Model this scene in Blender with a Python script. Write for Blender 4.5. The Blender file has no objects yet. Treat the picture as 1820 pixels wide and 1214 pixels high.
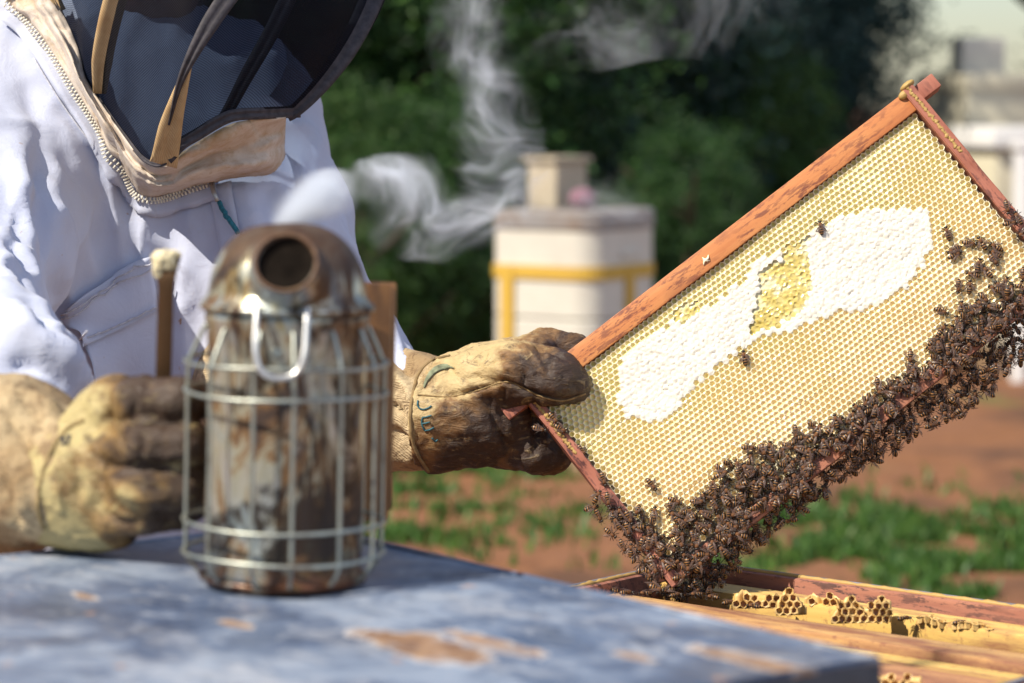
import bpy, bmesh, math, random
import numpy as np
from mathutils import Vector, Matrix, noise as mnoise
from mathutils.bvhtree import BVHTree

random.seed(7); RNG = np.random.default_rng(7)
SC = bpy.context.scene
COL = SC.collection
R = math.radians

# ---------------------------------------------------------------- camera, sky, sun, exposure
CAM_Z, PITCH, FPX = 1.05, R(5.0), 4800.0
cam_data = bpy.data.cameras.new('camera')
cam = bpy.data.objects.new('camera', cam_data); COL.objects.link(cam)
cam.location = (0, 0, CAM_Z); cam.rotation_euler = (R(90) - PITCH, 0, 0)
cam_data.sensor_width = 36.0; cam_data.lens = FPX / 1820 * 36.0
cam_data.clip_start = 0.05; cam_data.clip_end = 2000
cam_data.dof.use_dof = True; cam_data.dof.focus_distance = 2.43
cam_data.dof.aperture_fstop = 5.5; cam_data.dof.aperture_blades = 9
SC.camera = cam
SUN_EL, SUN_AZ = R(47), R(124)            # azimuth as in the sky texture
world = bpy.data.worlds.new('World'); SC.world = world; world.use_nodes = True
_wt = world.node_tree; _wt.nodes.clear()
_sky = _wt.nodes.new('ShaderNodeTexSky'); _sky.sky_type = 'NISHITA'; _sky.sun_disc = False
_sky.sun_elevation = SUN_EL; _sky.sun_rotation = SUN_AZ; _sky.air_density = 1.0; _sky.dust_density = 0.7
_bg = _wt.nodes.new('ShaderNodeBackground'); _bg.inputs[1].default_value = 0.092
_wo = _wt.nodes.new('ShaderNodeOutputWorld')
_wt.links.new(_sky.outputs[0], _bg.inputs[0]); _wt.links.new(_bg.outputs[0], _wo.inputs[0])
sun_data = bpy.data.lights.new('sun', 'SUN'); sun_data.energy = 4.9; sun_data.angle = R(0.6)
sun_data.color = (1.0, 0.92, 0.78)
sun = bpy.data.objects.new('sun', sun_data); COL.objects.link(sun)
SUN_DIR = Vector((-math.sin(SUN_AZ) * math.cos(SUN_EL), math.cos(SUN_AZ) * math.cos(SUN_EL), math.sin(SUN_EL)))
sun.rotation_euler = SUN_DIR.to_track_quat('Z', 'Y').to_euler(); sun.location = (-3, -2, 5)
SC.view_settings.view_transform = 'Standard'; SC.view_settings.look = 'None'
SC.view_settings.exposure = 0.58; SC.view_settings.gamma = 1.0; SC.view_settings.use_curve_mapping = False
SC.cycles.use_denoising = True
SC.cycles.max_bounces = 8; SC.cycles.transparent_max_bounces = 24; SC.cycles.volume_bounces = 2
SC.cycles.volume_step_rate = 0.5; SC.cycles.volume_max_steps = 128; SC.cycles.sample_clamp_indirect = 8

# ---------------------------------------------------------------- measuring helpers
C0 = np.array([0, 0, CAM_Z]); FW = np.array([0, math.cos(PITCH), -math.sin(PITCH)])
UP = np.array([0, math.sin(PITCH), math.cos(PITCH)]); RT = np.array([1.0, 0, 0])
def P(px, py, d):
    """World point at distance d that the photograph shows at (px, py)."""
    return C0 + d * (FW + (px - 910) / FPX * RT - (py - 607) / FPX * UP)
def Pg(px, py, z=0.0):
    v = FW + (px - 910) / FPX * RT - (py - 607) / FPX * UP
    return C0 + v * ((z - CAM_Z) / v[2])
def to_px(v):
    v = np.asarray(v) - C0; d = v @ FW
    return 910 + FPX * (v @ RT) / d, 607 - FPX * (v @ UP) / d, d
def nz(v): v = np.asarray(v, float); return v / np.linalg.norm(v)

# ---------------------------------------------------------------- object helpers
WORLD_LOC = {}
def thing(name, loc, label, cat, group=None, kind=None):
    o = bpy.data.objects.new(name, None); COL.objects.link(o); o.location = loc
    o.empty_display_size = 0.05; WORLD_LOC[o.name] = np.array(loc, float)
    return tag(o, label, cat, group, kind)
def tag(o, label=None, cat=None, group=None, kind=None):
    if label: o['label'] = label
    if cat: o['category'] = cat
    if group: o['group'] = group
    if kind: o['kind'] = kind
    return o
def mesh(name, geo, mats, smooth=True, fmat=None, angle=None):
    v, f = geo
    me = bpy.data.meshes.new(name); me.from_pydata([tuple(map(float, p)) for p in v], [], [tuple(map(int, q)) for q in f])
    if not isinstance(mats, (list, tuple)): mats = [mats]
    for m in mats: me.materials.append(m)
    if fmat is not None: me.polygons.foreach_set('material_index', np.asarray(fmat, np.int32))
    if smooth: me.shade_smooth()
    else: me.shade_flat()
    if angle and smooth: me.set_sharp_from_angle(angle=R(angle))
    me.update(); return me
def obj(name, geo, mats, parent=None, local=False, smooth=True, fmat=None, angle=None):
    """geo in world coordinates (or in the parent's own with local=True); one mesh object."""
    v, f = geo; v = np.asarray(v, float)
    if parent is None:
        off = v.mean(0) if not local else np.zeros(3)
        if not local: off[2] = v[:, 2].min()
    else: off = np.zeros(3) if local else WORLD_LOC[parent.name]
    me = mesh(name, (v - off, f), mats, smooth, fmat, angle)
    o = bpy.data.objects.new(name, me); COL.objects.link(o)
    if parent is None:
        o.location = off; WORLD_LOC[o.name] = off
    else:
        o.parent = parent; WORLD_LOC[o.name] = off
    return o
def put(name, me, parent=None, M=None):
    o = bpy.data.objects.new(name, me); COL.objects.link(o)
    if M is not None: o.matrix_world = M
    if parent is not None:
        o.parent = parent
        if M is not None: o.matrix_local = M
    return o

# ---------------------------------------------------------------- shapes: every one returns (verts, faces)
def merge(*gs):
    vs, fs, n = [], [], 0
    for v, f in gs:
        vs.append(np.asarray(v, float)); fs += [tuple(i + n for i in q) for q in f]; n += len(v)
    return np.concatenate(vs), fs
def xf(geo, M):
    v, f = geo; M = np.array(M); return v @ M[:3, :3].T + M[:3, 3], f
def frame_m(o, x, y, z):
    M = np.eye(4); M[:3, 0] = x; M[:3, 1] = y; M[:3, 2] = z; M[:3, 3] = o; return M
def box(x0, x1, y0, y1, z0, z1, bev=0.0, seg=2):
    bm = bmesh.new(); bmesh.ops.create_cube(bm, size=1.0)
    for v in bm.verts:
        v.co = Vector(((x0 + x1) / 2 + v.co.x * (x1 - x0), (y0 + y1) / 2 + v.co.y * (y1 - y0), (z0 + z1) / 2 + v.co.z * (z1 - z0)))
    if bev: bmesh.ops.bevel(bm, geom=list(bm.edges), offset=bev, segments=seg, profile=0.6, affect='EDGES')
    g = (np.array([v.co[:] for v in bm.verts]), [tuple(v.index for v in f.verts) for f in bm.faces])
    bm.free(); return g
def catmull(pts, n=8):
    p = np.asarray(pts, float); q = np.vstack([2 * p[0] - p[1], p, 2 * p[-1] - p[-2]]); out = []
    for i in range(1, len(q) - 2):
        for t in np.linspace(0, 1, n, endpoint=False):
            a, b, c, d = q[i - 1], q[i], q[i + 1], q[i + 2]
            out.append(0.5 * (2 * b + (c - a) * t + (2 * a - 5 * b + 4 * c - d) * t * t + (3 * b - a - 3 * c + d) * t ** 3))
    out.append(p[-1]); return np.array(out)
def tube(path, r, seg=8, closed=False, flat=None):
    p = np.asarray(path, float); n = len(p); r = np.broadcast_to(r, (n,))
    tg = np.gradient(p, axis=0) if not closed else np.roll(p, -1, 0) - np.roll(p, 1, 0)
    tg /= np.linalg.norm(tg, axis=1)[:, None] + 1e-12
    ref = np.array([0, 0, 1.0]) if abs(tg[0][2]) < 0.9 else np.array([1.0, 0, 0])
    u = nz(np.cross(tg[0], ref)); vs = []
    for i in range(n):
        u = nz(u - tg[i] * (u @ tg[i])); w = np.cross(tg[i], u)
        a = np.arange(seg) * 2 * math.pi / seg
        vs.append(p[i] + r[i] * (np.cos(a)[:, None] * u + np.sin(a)[:, None] * w))
    v = np.concatenate(vs); f = []
    m = n if closed else n - 1
    for i in range(m):
        j = (i + 1) % n
        for k in range(seg):
            f.append((i * seg + k, i * seg + (k + 1) % seg, j * seg + (k + 1) % seg, j * seg + k))
    if not closed: f.append(tuple(range(seg))[::-1]); f.append(tuple((n - 1) * seg + k for k in range(seg)))
    return v, f
def lathe(prof, seg=48, caps=(True, True)):
    pr = np.asarray(prof, float); a = np.arange(seg) * 2 * math.pi / seg; n = len(pr)
    v = np.concatenate([np.stack([r * np.cos(a), r * np.sin(a), np.full(seg, z)], 1) for r, z in pr]); f = []
    for i in range(n - 1):
        for k in range(seg): f.append((i * seg + k, i * seg + (k + 1) % seg, (i + 1) * seg + (k + 1) % seg, (i + 1) * seg + k))
    if caps[0]: f.append(tuple(range(seg))[::-1])
    if caps[1]: f.append(tuple((n - 1) * seg + k for k in range(seg)))
    return v, f
def grid(pts, closed_u=False):
    """pts[i][j] -> quads"""
    p = np.asarray(pts, float); n, m = p.shape[:2]; f = []
    for i in range(n - 1):
        for j in range(m if closed_u else m - 1):
            k = (j + 1) % m; f.append((i * m + j, i * m + k, (i + 1) * m + k, (i + 1) * m + j))
    return p.reshape(-1, 3), f
def thicken(geo_pts, t_vec):
    """sheet of grid points given real thickness along t_vec (per point or one vector)"""
    p = np.asarray(geo_pts, float); n, m = p.shape[:2]
    v0, f0 = grid(p); v1, f1 = grid(p + t_vec); N = n * m
    f = list(f0) + [tuple(i + N for i in q[::-1]) for q in f1]
    rim = [j for j in range(m)] + [i * m + m - 1 for i in range(1, n)] + [(n - 1) * m + j for j in range(m - 2, -1, -1)] + [i * m for i in range(n - 2, 0, -1)]
    for a, b in zip(rim, rim[1:] + rim[:1]): f.append((b, a, a + N, b + N))
    return np.vstack([v0, v1]), f
def ellipsoid(c, r, nu=12, nv=8, M=None):
    v = []; f = []
    for i in range(nv + 1):
        th = math.pi * i / nv
        for j in range(nu):
            ph = 2 * math.pi * j / nu; v.append((math.sin(th) * math.cos(ph), math.sin(th) * math.sin(ph), math.cos(th)))
    for i in range(nv):
        for j in range(nu): f.append((i * nu + j, (i + 1) * nu + j, (i + 1) * nu + (j + 1) % nu, i * nu + (j + 1) % nu))
    v = np.array(v) * np.asarray(r)
    if M is not None: v = v @ np.asarray(M).T
    return v + np.asarray(c), f

# signed-distance sculpting: tapered limbs and ellipsoids melted together into ONE continuous skin
def cone_p(a, b, ra, rb): return ('c', np.asarray(a, float), np.asarray(b, float), ra, rb)
def ell_p(c, r, M=np.eye(3)): return ('e', np.asarray(c, float), np.asarray(r, float), np.asarray(M))
def limb(pts, rads): return [cone_p(pts[i], pts[i + 1], rads[i], rads[i + 1]) for i in range(len(pts) - 1)]
def sdf_mesh(groups, h, k=0.02, kk=None, clips=()):
    """groups: list of prim lists; inside a list blend k, between lists blend kk"""
    allp = [q for g in groups for q in g]; lo, hi = np.full(3, 9e9), np.full(3, -9e9)
    for q in allp:
        if q[0] == 'c':
            for c, r in ((q[1], q[3]), (q[2], q[4])): lo = np.minimum(lo, c - r); hi = np.maximum(hi, c + r)
        else: r = max(q[2]); lo = np.minimum(lo, q[1] - r); hi = np.maximum(hi, q[1] + r)
    lo -= 4 * h; hi += 4 * h; n = np.ceil((hi - lo) / h).astype(int) + 1
    X = np.stack(np.meshgrid(*[lo[i] + h * np.arange(n[i]) for i in range(3)], indexing='ij'), -1).astype(np.float32)
    def ev(q):
        if q[0] == 'c':
            a, b = q[1].astype(np.float32), q[2].astype(np.float32); ab = b - a
            t = np.clip(((X - a) @ ab) / max(float(ab @ ab), 1e-9), 0, 1)
            d = X - a - t[..., None] * ab
            return np.sqrt((d * d).sum(-1)) - (q[3] + (q[4] - q[3]) * t)
        y = (X - q[1].astype(np.float32)) @ q[3].astype(np.float32); rr = q[2].astype(np.float32)
        k0 = np.sqrt(((y / rr) ** 2).sum(-1)); k1 = np.sqrt(((y / rr ** 2) ** 2).sum(-1)) + 1e-6
        return k0 * (k0 - 1) / k1
    def smin(a, b, kq):
        if not kq: return np.minimum(a, b)
        g = np.maximum(kq - np.abs(a - b), 0) / kq; return np.minimum(a, b) - g * g * kq * 0.25
    D = None
    for g in groups:
        d = None
        for q in g: e = ev(q); d = e if d is None else smin(d, e, k)
        D = d if D is None else smin(D, d, kk if kk is not None else k)
    for p0, n in clips: D = np.maximum(D, (X - np.asarray(p0, np.float32)) @ nz(n).astype(np.float32))   # cut away what lies beyond
    return surface_nets(D, lo, h)
def surface_nets(D, lo, h):
    s = D < 0; n = np.array(D.shape) - 1
    acc = np.zeros(tuple(n) + (3,), np.float32); cnt = np.zeros(tuple(n), np.float32)
    cor = [(i, j, k) for i in (0, 1) for j in (0, 1) for k in (0, 1)]
    sl = lambda c: tuple(slice(c[i], c[i] + n[i]) for i in range(3))
    for a in cor:
        for ax in range(3):
            if a[ax]: continue
            b = list(a); b[ax] = 1; da, db = D[sl(a)], D[sl(b)]
            x = (da < 0) != (db < 0); t = np.where(x, da / np.where(x, da - db, 1), 0)
            for i in range(3): acc[..., i] += np.where(x, a[i] + (t if i == ax else 0), 0)
            cnt += x
    act = cnt > 0; idx = np.full(tuple(n), -1, np.int64); idx[act] = np.arange(act.sum())
    cells = np.argwhere(act); V = lo + h * (cells + acc[act] / cnt[act][:, None])
    F = []
    for ax in range(3):
        u, w = (ax + 1) % 3, (ax + 2) % 3
        A = np.take(s, range(0, n[ax]), axis=ax); B = np.take(s, range(1, n[ax] + 1), axis=ax)
        e = np.argwhere(A != B); e = e[(e[:, u] > 0) & (e[:, w] > 0) & (e[:, u] < n[u]) & (e[:, w] < n[w])]
        fl = s[tuple(e.T)]; q = []
        for du, dw in ((0, 0), (1, 0), (1, 1), (0, 1)):
            c = e.copy(); c[:, u] -= du; c[:, w] -= dw; q.append(idx[tuple(c.T)])
        q = np.stack(q, 1); q[~fl] = q[~fl][:, ::-1]; F.append(q)
    return V.astype(float), [tuple(q) for q in np.concatenate(F).tolist()]
def vnormals(v, f):
    q = np.array([a if len(a) == 4 else (a[0], a[1], a[2], a[2]) for a in f]); n = np.cross(v[q[:, 2]] - v[q[:, 0]], v[q[:, 3]] - v[q[:, 1]])
    t = np.linalg.norm(n, axis=1) < 1e-14
    N = np.zeros_like(v)
    for i in range(4): np.add.at(N, q[:, i], n)
    return N / (np.linalg.norm(N, axis=1)[:, None] + 1e-12)
def relax(geo, it=2, lam=0.5):
    v, f = geo; q = np.array(f); v = v.copy()
    for _ in range(it):
        s = np.zeros_like(v); c = np.zeros(len(v))
        for i in range(4):
            for j in ((i + 1) % 4, (i + 3) % 4): np.add.at(s, q[:, i], v[q[:, j]]); np.add.at(c, q[:, i], 1)
        v += lam * (s / c[:, None] - v)
    return v, f
def fbm(v, scale, octv=3, seed=0.0, stretch=(1, 1, 1)):
    s = np.asarray(stretch) * scale; o = Vector((seed * 7.3, seed * 3.1, seed * 5.7))
    return np.array([mnoise.fractal(Vector(p) + o, 0.9, 2.1, octv) for p in (v * s).tolist()])
def seg_dist(X, Y, line):
    """distance in px from points to a polyline, and 0..1 position along it"""
    best = np.full(len(X), 1e9); tt = np.zeros(len(X)); L = np.asarray(line, float); n = len(L) - 1
    for i in range(n):
        a, b = L[i], L[i + 1]; ab = b - a; t = np.clip(((X - a[0]) * ab[0] + (Y - a[1]) * ab[1]) / (ab @ ab), 0, 1)
        d = np.hypot(X - a[0] - t * ab[0], Y - a[1] - t * ab[1]); m = d < best; best[m] = d[m]; tt[m] = (i + t[m]) / n
    return best, tt
def fold(geo, folds, front=True):
    """raise or sink cloth folds along lines drawn on the garment's front"""
    v, f = geo; N = vnormals(v, f); X, Y, _ = to_px(v); dsp = np.zeros(len(v))
    vw = C0 - v; facing = np.clip((N * vw).sum(1) / np.linalg.norm(vw, axis=1) * 3, 0, 1) if front else 1
    for line, amp, w in folds:
        d, t = seg_dist(X, Y, catmull(line, 6)); taper = np.clip(np.minimum(t, 1 - t) * 5 + 0.15, 0, 1)
        dsp += amp * np.exp(-1.35 * (np.sqrt((d / w) ** 2 + .06) - .245)) * np.exp(-(d / (3 * w)) ** 2) * taper
    return v + N * (dsp * facing)[:, None], f
def bvh(geo): return BVHTree.FromPolygons([tuple(p) for p in geo[0].tolist()], [tuple(q) for q in geo[1]])
def drape(tree, pts, off=0.002, d0=2.5, miss=None):
    """lay drawn lines on a surface: the nearest point of the surface along the drawing direction"""
    out = []
    for px, py in pts:
        dr = Vector(nz(P(px, py, 1) - C0)); h = tree.ray_cast(Vector(C0) + dr * 0.8, dr, 6)
        if h[0] is None and miss: out.append(P(px, py, miss)); continue
        if h[0] is None:
            q = tree.find_nearest(Vector(P(px, py, d0))); h = (q[0], q[1])
        n = h[1]; n = n if n.dot(dr) < 0 else -n
        out.append(np.array(h[0] + n * off))
    return np.array(out)

# ---------------------------------------------------------------- material helpers
class NT:
    def __init__(s, name):
        s.m = bpy.data.materials.new(name); s.m.use_nodes = True; s.t = s.m.node_tree; s.t.nodes.clear()
        s.out = s.t.nodes.new('ShaderNodeOutputMaterial'); s.tc = s.t.nodes.new('ShaderNodeTexCoord')
    def n(s, ty, **kw):
        q = s.t.nodes.new('ShaderNode' + ty)
        for k, v in kw.items(): setattr(q, k, v)
        return q
    def L(s, a, b): s.t.links.new(a, b)
    def setv(s, sock, v):
        if hasattr(v, 'is_output'): s.L(v, sock)
        elif isinstance(v, (tuple, list)) and sock.type == 'RGBA': sock.default_value = tuple(v)[:3] + (1,)
        else: sock.default_value = v
    def co(s, kind='Object', scale=(1, 1, 1), rot=(0, 0, 0), loc=(0, 0, 0)):
        mp = s.n('Mapping'); s.L(s.tc.outputs[kind], mp.inputs[0])
        mp.inputs['Scale'].default_value = scale; mp.inputs['Rotation'].default_value = rot; mp.inputs['Location'].default_value = loc
        return mp.outputs[0]
    def noise(s, scale, detail=4, rough=0.55, vec=None, dist=0.0, out=0):
        q = s.n('TexNoise'); q.inputs['Scale'].default_value = scale; q.inputs['Detail'].default_value = detail
        q.inputs['Roughness'].default_value = rough; q.inputs['Distortion'].default_value = dist
        s.L(vec if vec is not None else s.tc.outputs['Object'], q.inputs['Vector']); return q.outputs[out]
    def vor(s, scale, vec=None, feature='F1', out=0, rnd=1.0):
        q = s.n('TexVoronoi', feature=feature); q.inputs['Scale'].default_value = scale; q.inputs['Randomness'].default_value = rnd
        s.L(vec if vec is not None else s.tc.outputs['Object'], q.inputs['Vector']); return q.outputs[out]
    def ramp(s, fac, stops, interp='LINEAR'):
        q = s.n('ValToRGB'); q.color_ramp.interpolation = interp; e = q.color_ramp.elements
        while len(e) < len(stops): e.new(0.5)
        for i, (p, c) in enumerate(stops):
            e[i].position = p; e[i].color = (tuple(c) + (1,))[:4] if isinstance(c, (tuple, list)) else (c, c, c, 1)
        s.L(fac, q.inputs[0]); return q.outputs[0]
    def mix(s, fac, a, b, mode='MIX'):
        q = s.n('Mix', data_type='RGBA', blend_type=mode); s.setv(q.inputs[0], fac); s.setv(q.inputs[6], a); s.setv(q.inputs[7], b); return q.outputs[2]
    def math(s, op, a, b=0.0, clamp=False):
        q = s.n('Math', operation=op, use_clamp=clamp); s.setv(q.inputs[0], a); s.setv(q.inputs[1], b); return q.outputs[0]
    def sep(s, vec=None):
        q = s.n('SeparateXYZ'); s.L(vec if vec is not None else s.tc.outputs['Object'], q.inputs[0]); return q.outputs
    def bump(s, h, strength=0.3, dist=0.002, normal=None):
        q = s.n('Bump'); q.inputs['Strength'].default_value = strength; q.inputs['Distance'].default_value = dist
        s.L(h, q.inputs['Height'])
        if normal is not None: s.L(normal, q.inputs['Normal'])
        return q.outputs[0]
    def bsdf(s, color, rough=0.6, normal=None, **kw):
        b = s.n('BsdfPrincipled'); s.setv(b.inputs['Base Color'], color); s.setv(b.inputs['Roughness'], rough)
        if normal is not None: s.L(normal, b.inputs['Normal'])
        for k, v in kw.items(): s.setv(b.inputs[k.replace('_', ' ')], v)
        s.L(b.outputs[0], s.out.inputs[0]); return b
MAT = {}
# ================================================================ materials
def m_ground():
    t = NT('ground_dirt'); big = t.noise(0.9, 5, 0.6); fine = t.noise(14, 6, 0.7); mid = t.noise(3.2, 5, 0.6, dist=0.6)
    c = t.ramp(fine, [(0.3, (0.13, 0.048, 0.018)), (0.55, (0.23, 0.095, 0.036)), (0.75, (0.32, 0.15, 0.066))])
    c = t.mix(t.ramp(mid, [(0.4, 0.0), (0.65, 0.6)]), c, (0.20, 0.085, 0.042)); c = t.mix(t.ramp(t.noise(1.5, 4, 0.6, vec=t.co(loc=(7, 2, 0))), [(0.5, 0.0), (0.62, 0.8)]), c, (0.075, 0.034, 0.018))
    g = t.mix(fine, (0.035, 0.085, 0.015), (0.085, 0.15, 0.03))
    c = t.mix(t.ramp(t.noise(1.1, 6, 0.66, vec=t.co(loc=(3.1, 1.7, 0))), [(0.58, 0.0), (0.68, 0.7)]), c, g)
    t.bsdf(c, 0.95, t.bump(fine, 0.6, 0.03)); return t.m
def m_leaf(name, a, b, c):
    t = NT(name); g = t.n('NewGeometry'); r = t.ramp(g.outputs['Random Per Island'], [(0.0, a), (0.55, b), (1.0, c)])
    big = t.noise(2.6, 3); col = t.mix(t.ramp(big, [(0.35, 0.0), (0.7, 0.6)]), r, a)
    b_ = t.n('BsdfPrincipled'); t.L(col, b_.inputs['Base Color']); b_.inputs['Roughness'].default_value = 0.55
    tr = t.n('BsdfTranslucent'); t.L(col, tr.inputs[0]); mx = t.n('MixShader'); mx.inputs[0].default_value = 0.25
    t.L(b_.outputs[0], mx.inputs[1]); t.L(tr.outputs[0], mx.inputs[2]); t.L(mx.outputs[0], t.out.inputs[0]); return t.m
def m_simple(name, col, rough=0.7, var=0.25, scale=30, bump=0.2, bd=0.001, **kw):
    t = NT(name); n = t.noise(scale, 5, 0.6)
    dk = tuple(x * (1 - var) for x in col); lt = tuple(min(1, x * (1 + var * 0.5)) for x in col)
    c = t.ramp(n, [(0.3, dk), (0.7, lt)]); t.bsdf(c, rough, t.bump(n, bump, bd), **kw); return t.m
def m_cloth():
    t = NT('white_cotton')
    w = t.n('TexWave', wave_type='BANDS', bands_direction='DIAGONAL'); w.inputs['Scale'].default_value = 900; t.L(t.tc.outputs['Object'], w.inputs[0])
    n1 = t.noise(7, 4, 0.55); spots = t.noise(60, 3, 0.5); sp2 = t.noise(4, 2)
    c = t.ramp(n1, [(0.3, (0.44, 0.47, 0.61)), (0.65, (0.53, 0.56, 0.69))])
    st = t.math('MULTIPLY', t.ramp(spots, [(0.715, 0.0), (0.735, 1.0)]), t.ramp(sp2, [(0.5, 0.0), (0.6, 1.0)]))
    c = t.mix(st, c, (0.36, 0.17, 0.035))
    grime = t.math('MULTIPLY', t.ramp(t.noise(26, 6, 0.7), [(0.55, 0.0), (0.75, 0.45)]), t.ramp(t.noise(5, 2, vec=t.co(loc=(2, 5, 1))), [(0.5, 0.0), (0.65, 1.0)]))
    c = t.mix(grime, c, (0.42, 0.40, 0.40))
    b = t.bump(t.noise(34, 4, 0.6, dist=0.8), 0.35, 0.004); b = t.bump(w.outputs[1], 0.12, 0.0004, b)
    t.bsdf(c, 0.85, b, Sheen_Weight=0.15); return t.m
def m_stained(name, base, dark, stain, scale=9, th=(0.45, 0.68), fleck=0.7, rough=0.85, bumpd=0.0015, weave=False):
    t = NT(name); n = t.noise(scale, 6, 0.62, dist=0.4); f = t.noise(scale * 16, 4, 0.65); f2 = t.noise(scale * 5, 5, 0.7, vec=t.co(loc=(1, 2, 3)))
    c = t.mix(t.ramp(n, [(th[0], 0.0), (th[1], 1.0)]), base, stain)
    c = t.mix(t.ramp(f2, [(0.5, 0.0), (0.72, fleck)]), c, dark)
    c = t.mix(t.ramp(f, [(0.56, 0.0), (0.72, fleck)]), c, dark)
    nb = t.bump(f, 0.4, bumpd)
    if weave:
        w = t.n('TexWave', wave_type='BANDS', bands_direction='DIAGONAL'); w.inputs['Scale'].default_value = 260; w.inputs['Distortion'].default_value = 1.5; t.L(t.tc.outputs['Object'], w.inputs[0]); nb = t.bump(w.outputs[1], .5, .0009, nb); nb = t.bump(t.noise(60, 4, .6, dist=1.5), .6, .004, nb)
    t.bsdf(c, rough, nb); return t.m
def m_leather(name, pale, brown, dark, axis, lo, hi, seed):
    """worn goatskin: pale to dark along axis; hand stain, plus painted underside shade on the frame hand"""
    t = NT(name); dot = t.n('VectorMath', operation='DOT_PRODUCT'); t.L(t.tc.outputs['Object'], dot.inputs[0]); dot.inputs[1].default_value = axis
    n = t.noise(16, 6, 0.65, dist=0.7, vec=t.co(loc=(seed, 0, seed))); f = t.noise(150, 5, 0.7)
    ln = t.noise(45, 6, 0.7, vec=t.co(scale=(1, 1, 2.5), loc=(seed, 3, 1)), dist=1.2)
    g = t.n('MapRange'); g.inputs['From Min'].default_value = lo; g.inputs['From Max'].default_value = hi; t.L(dot.outputs['Value'], g.inputs[0])
    k = t.math('ADD', g.outputs[0], t.math('MULTIPLY', t.math('SUBTRACT', n, 0.5), 2.9))
    c = t.ramp(k, [(0.1, pale), (0.45, brown), (0.85, dark)])
    c = t.mix(t.ramp(ln, [(0.57, 0.0), (0.70, 0.6)]), c, pale)
    c = t.mix(t.ramp(t.noise(70, 6, 0.75, vec=t.co(loc=(2, seed, 8)), dist=1.0), [(0.54, 0.0), (0.66, 0.75)]), c, dark)
    c = t.mix(t.ramp(f, [(0.55, 0.0), (0.75, 0.35)]), c, brown)
    vz = t.vor(260, feature='DISTANCE_TO_EDGE')
    b = t.bump(vz, 0.25, 0.0006); b = t.bump(ln, 0.8, 0.004, b); t.bsdf(c, t.ramp(n, [(0.3, 0.65), (0.7, 0.42)]), b); return t.m
def m_net():
    t = NT('veil_netting'); uv = t.tc.outputs['UV']
    def wv(ang, sc):
        mp = t.n('Mapping'); t.L(uv, mp.inputs[0]); mp.inputs['Rotation'].default_value = (0, 0, ang)
        q = t.n('TexWave', wave_type='BANDS', bands_direction='X'); q.inputs['Scale'].default_value = sc; t.L(mp.outputs[0], q.inputs[0]); return q.outputs[1]
    a = t.math('MAXIMUM', wv(R(35), 170), wv(R(-55), 170))
    al = t.ramp(a, [(0.35, 0.58), (0.95, 0.84)])
    b = t.n('BsdfPrincipled'); b.inputs['Base Color'].default_value = (0.006, 0.006, 0.010, 1); b.inputs['Roughness'].default_value = 0.6; b.inputs['Specular IOR Level'].default_value = 0.08
    tr = t.n('BsdfTransparent'); tr.inputs[0].default_value = (.72, .84, 1, 1); mx = t.n('MixShader'); t.L(al, mx.inputs[0]); t.L(tr.outputs[0], mx.inputs[1]); t.L(b.outputs[0], mx.inputs[2])  # transparent tint paints in the blue of the shade behind the net
    t.L(mx.outputs[0], t.out.inputs[0]); return t.m
def m_band():
    t = NT('veil_binding'); n = t.noise(160, 3); c = t.ramp(n, [(0.3, (0.022, 0.019, 0.025)), (0.7, (0.058, 0.05, 0.06))])
    b = t.n('BsdfPrincipled'); t.L(c, b.inputs['Base Color']); b.inputs['Roughness'].default_value = 0.7
    tr = t.n('BsdfTransparent'); mx = t.n('MixShader'); mx.inputs[0].default_value = 0.88
    t.L(tr.outputs[0], mx.inputs[1]); t.L(b.outputs[0], mx.inputs[2]); t.L(mx.outputs[0], t.out.inputs[0]); return t.m
def m_tape():
    t = NT('beige_twill_tape'); w = t.n('TexWave', wave_type='BANDS', bands_direction='DIAGONAL'); w.inputs['Scale'].default_value = 330; t.L(t.tc.outputs['Object'], w.inputs[0])
    c = t.mix(w.outputs[1], (0.44, 0.29, 0.14), (0.54, 0.38, 0.20)); c = t.mix(t.ramp(t.noise(50, 4), [(0.45, 0.0), (0.7, 0.5)]), c, (0.30, 0.16, 0.06)); t.bsdf(c, 0.85, t.bump(w.outputs[1], 0.4, 0.0006)); return t.m
def m_paintwood(name, a, b, dark, grain_ax=0, wear=0.6, rough=0.6):
    t = NT(name); sc = [60, 60, 60]; sc[grain_ax] = 5; g = t.noise(1.0, 6, 0.7, vec=t.co(scale=sc), dist=0.4)
    sc2 = [160, 160, 160]; sc2[grain_ax] = 36; w = t.noise(1.0, 5, 0.75, vec=t.co(scale=sc2)); big = t.noise(11, 4, 0.6)
    c = t.mix(t.ramp(g, [(0.35, 0.0), (0.65, 1.0)]), a, b)
    k = t.math('MULTIPLY', t.ramp(w, [(0.50, 0.0), (0.56, 1.0)]), t.ramp(big, [(0.40, 0.15), (0.58, 1.0)]))
    c = t.mix(t.math('MULTIPLY', k, wear), c, dark)
    c = t.mix(t.ramp(t.noise(9, 3, vec=t.co(loc=(4, 4, 4))), [(0.6, 0.0), (0.75, 0.5)]), c, dark)
    t.bsdf(c, rough, t.bump(t.math('ADD', g, t.math('MULTIPLY', w, 0.5)), 0.5, 0.0009)); return t.m
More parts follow.
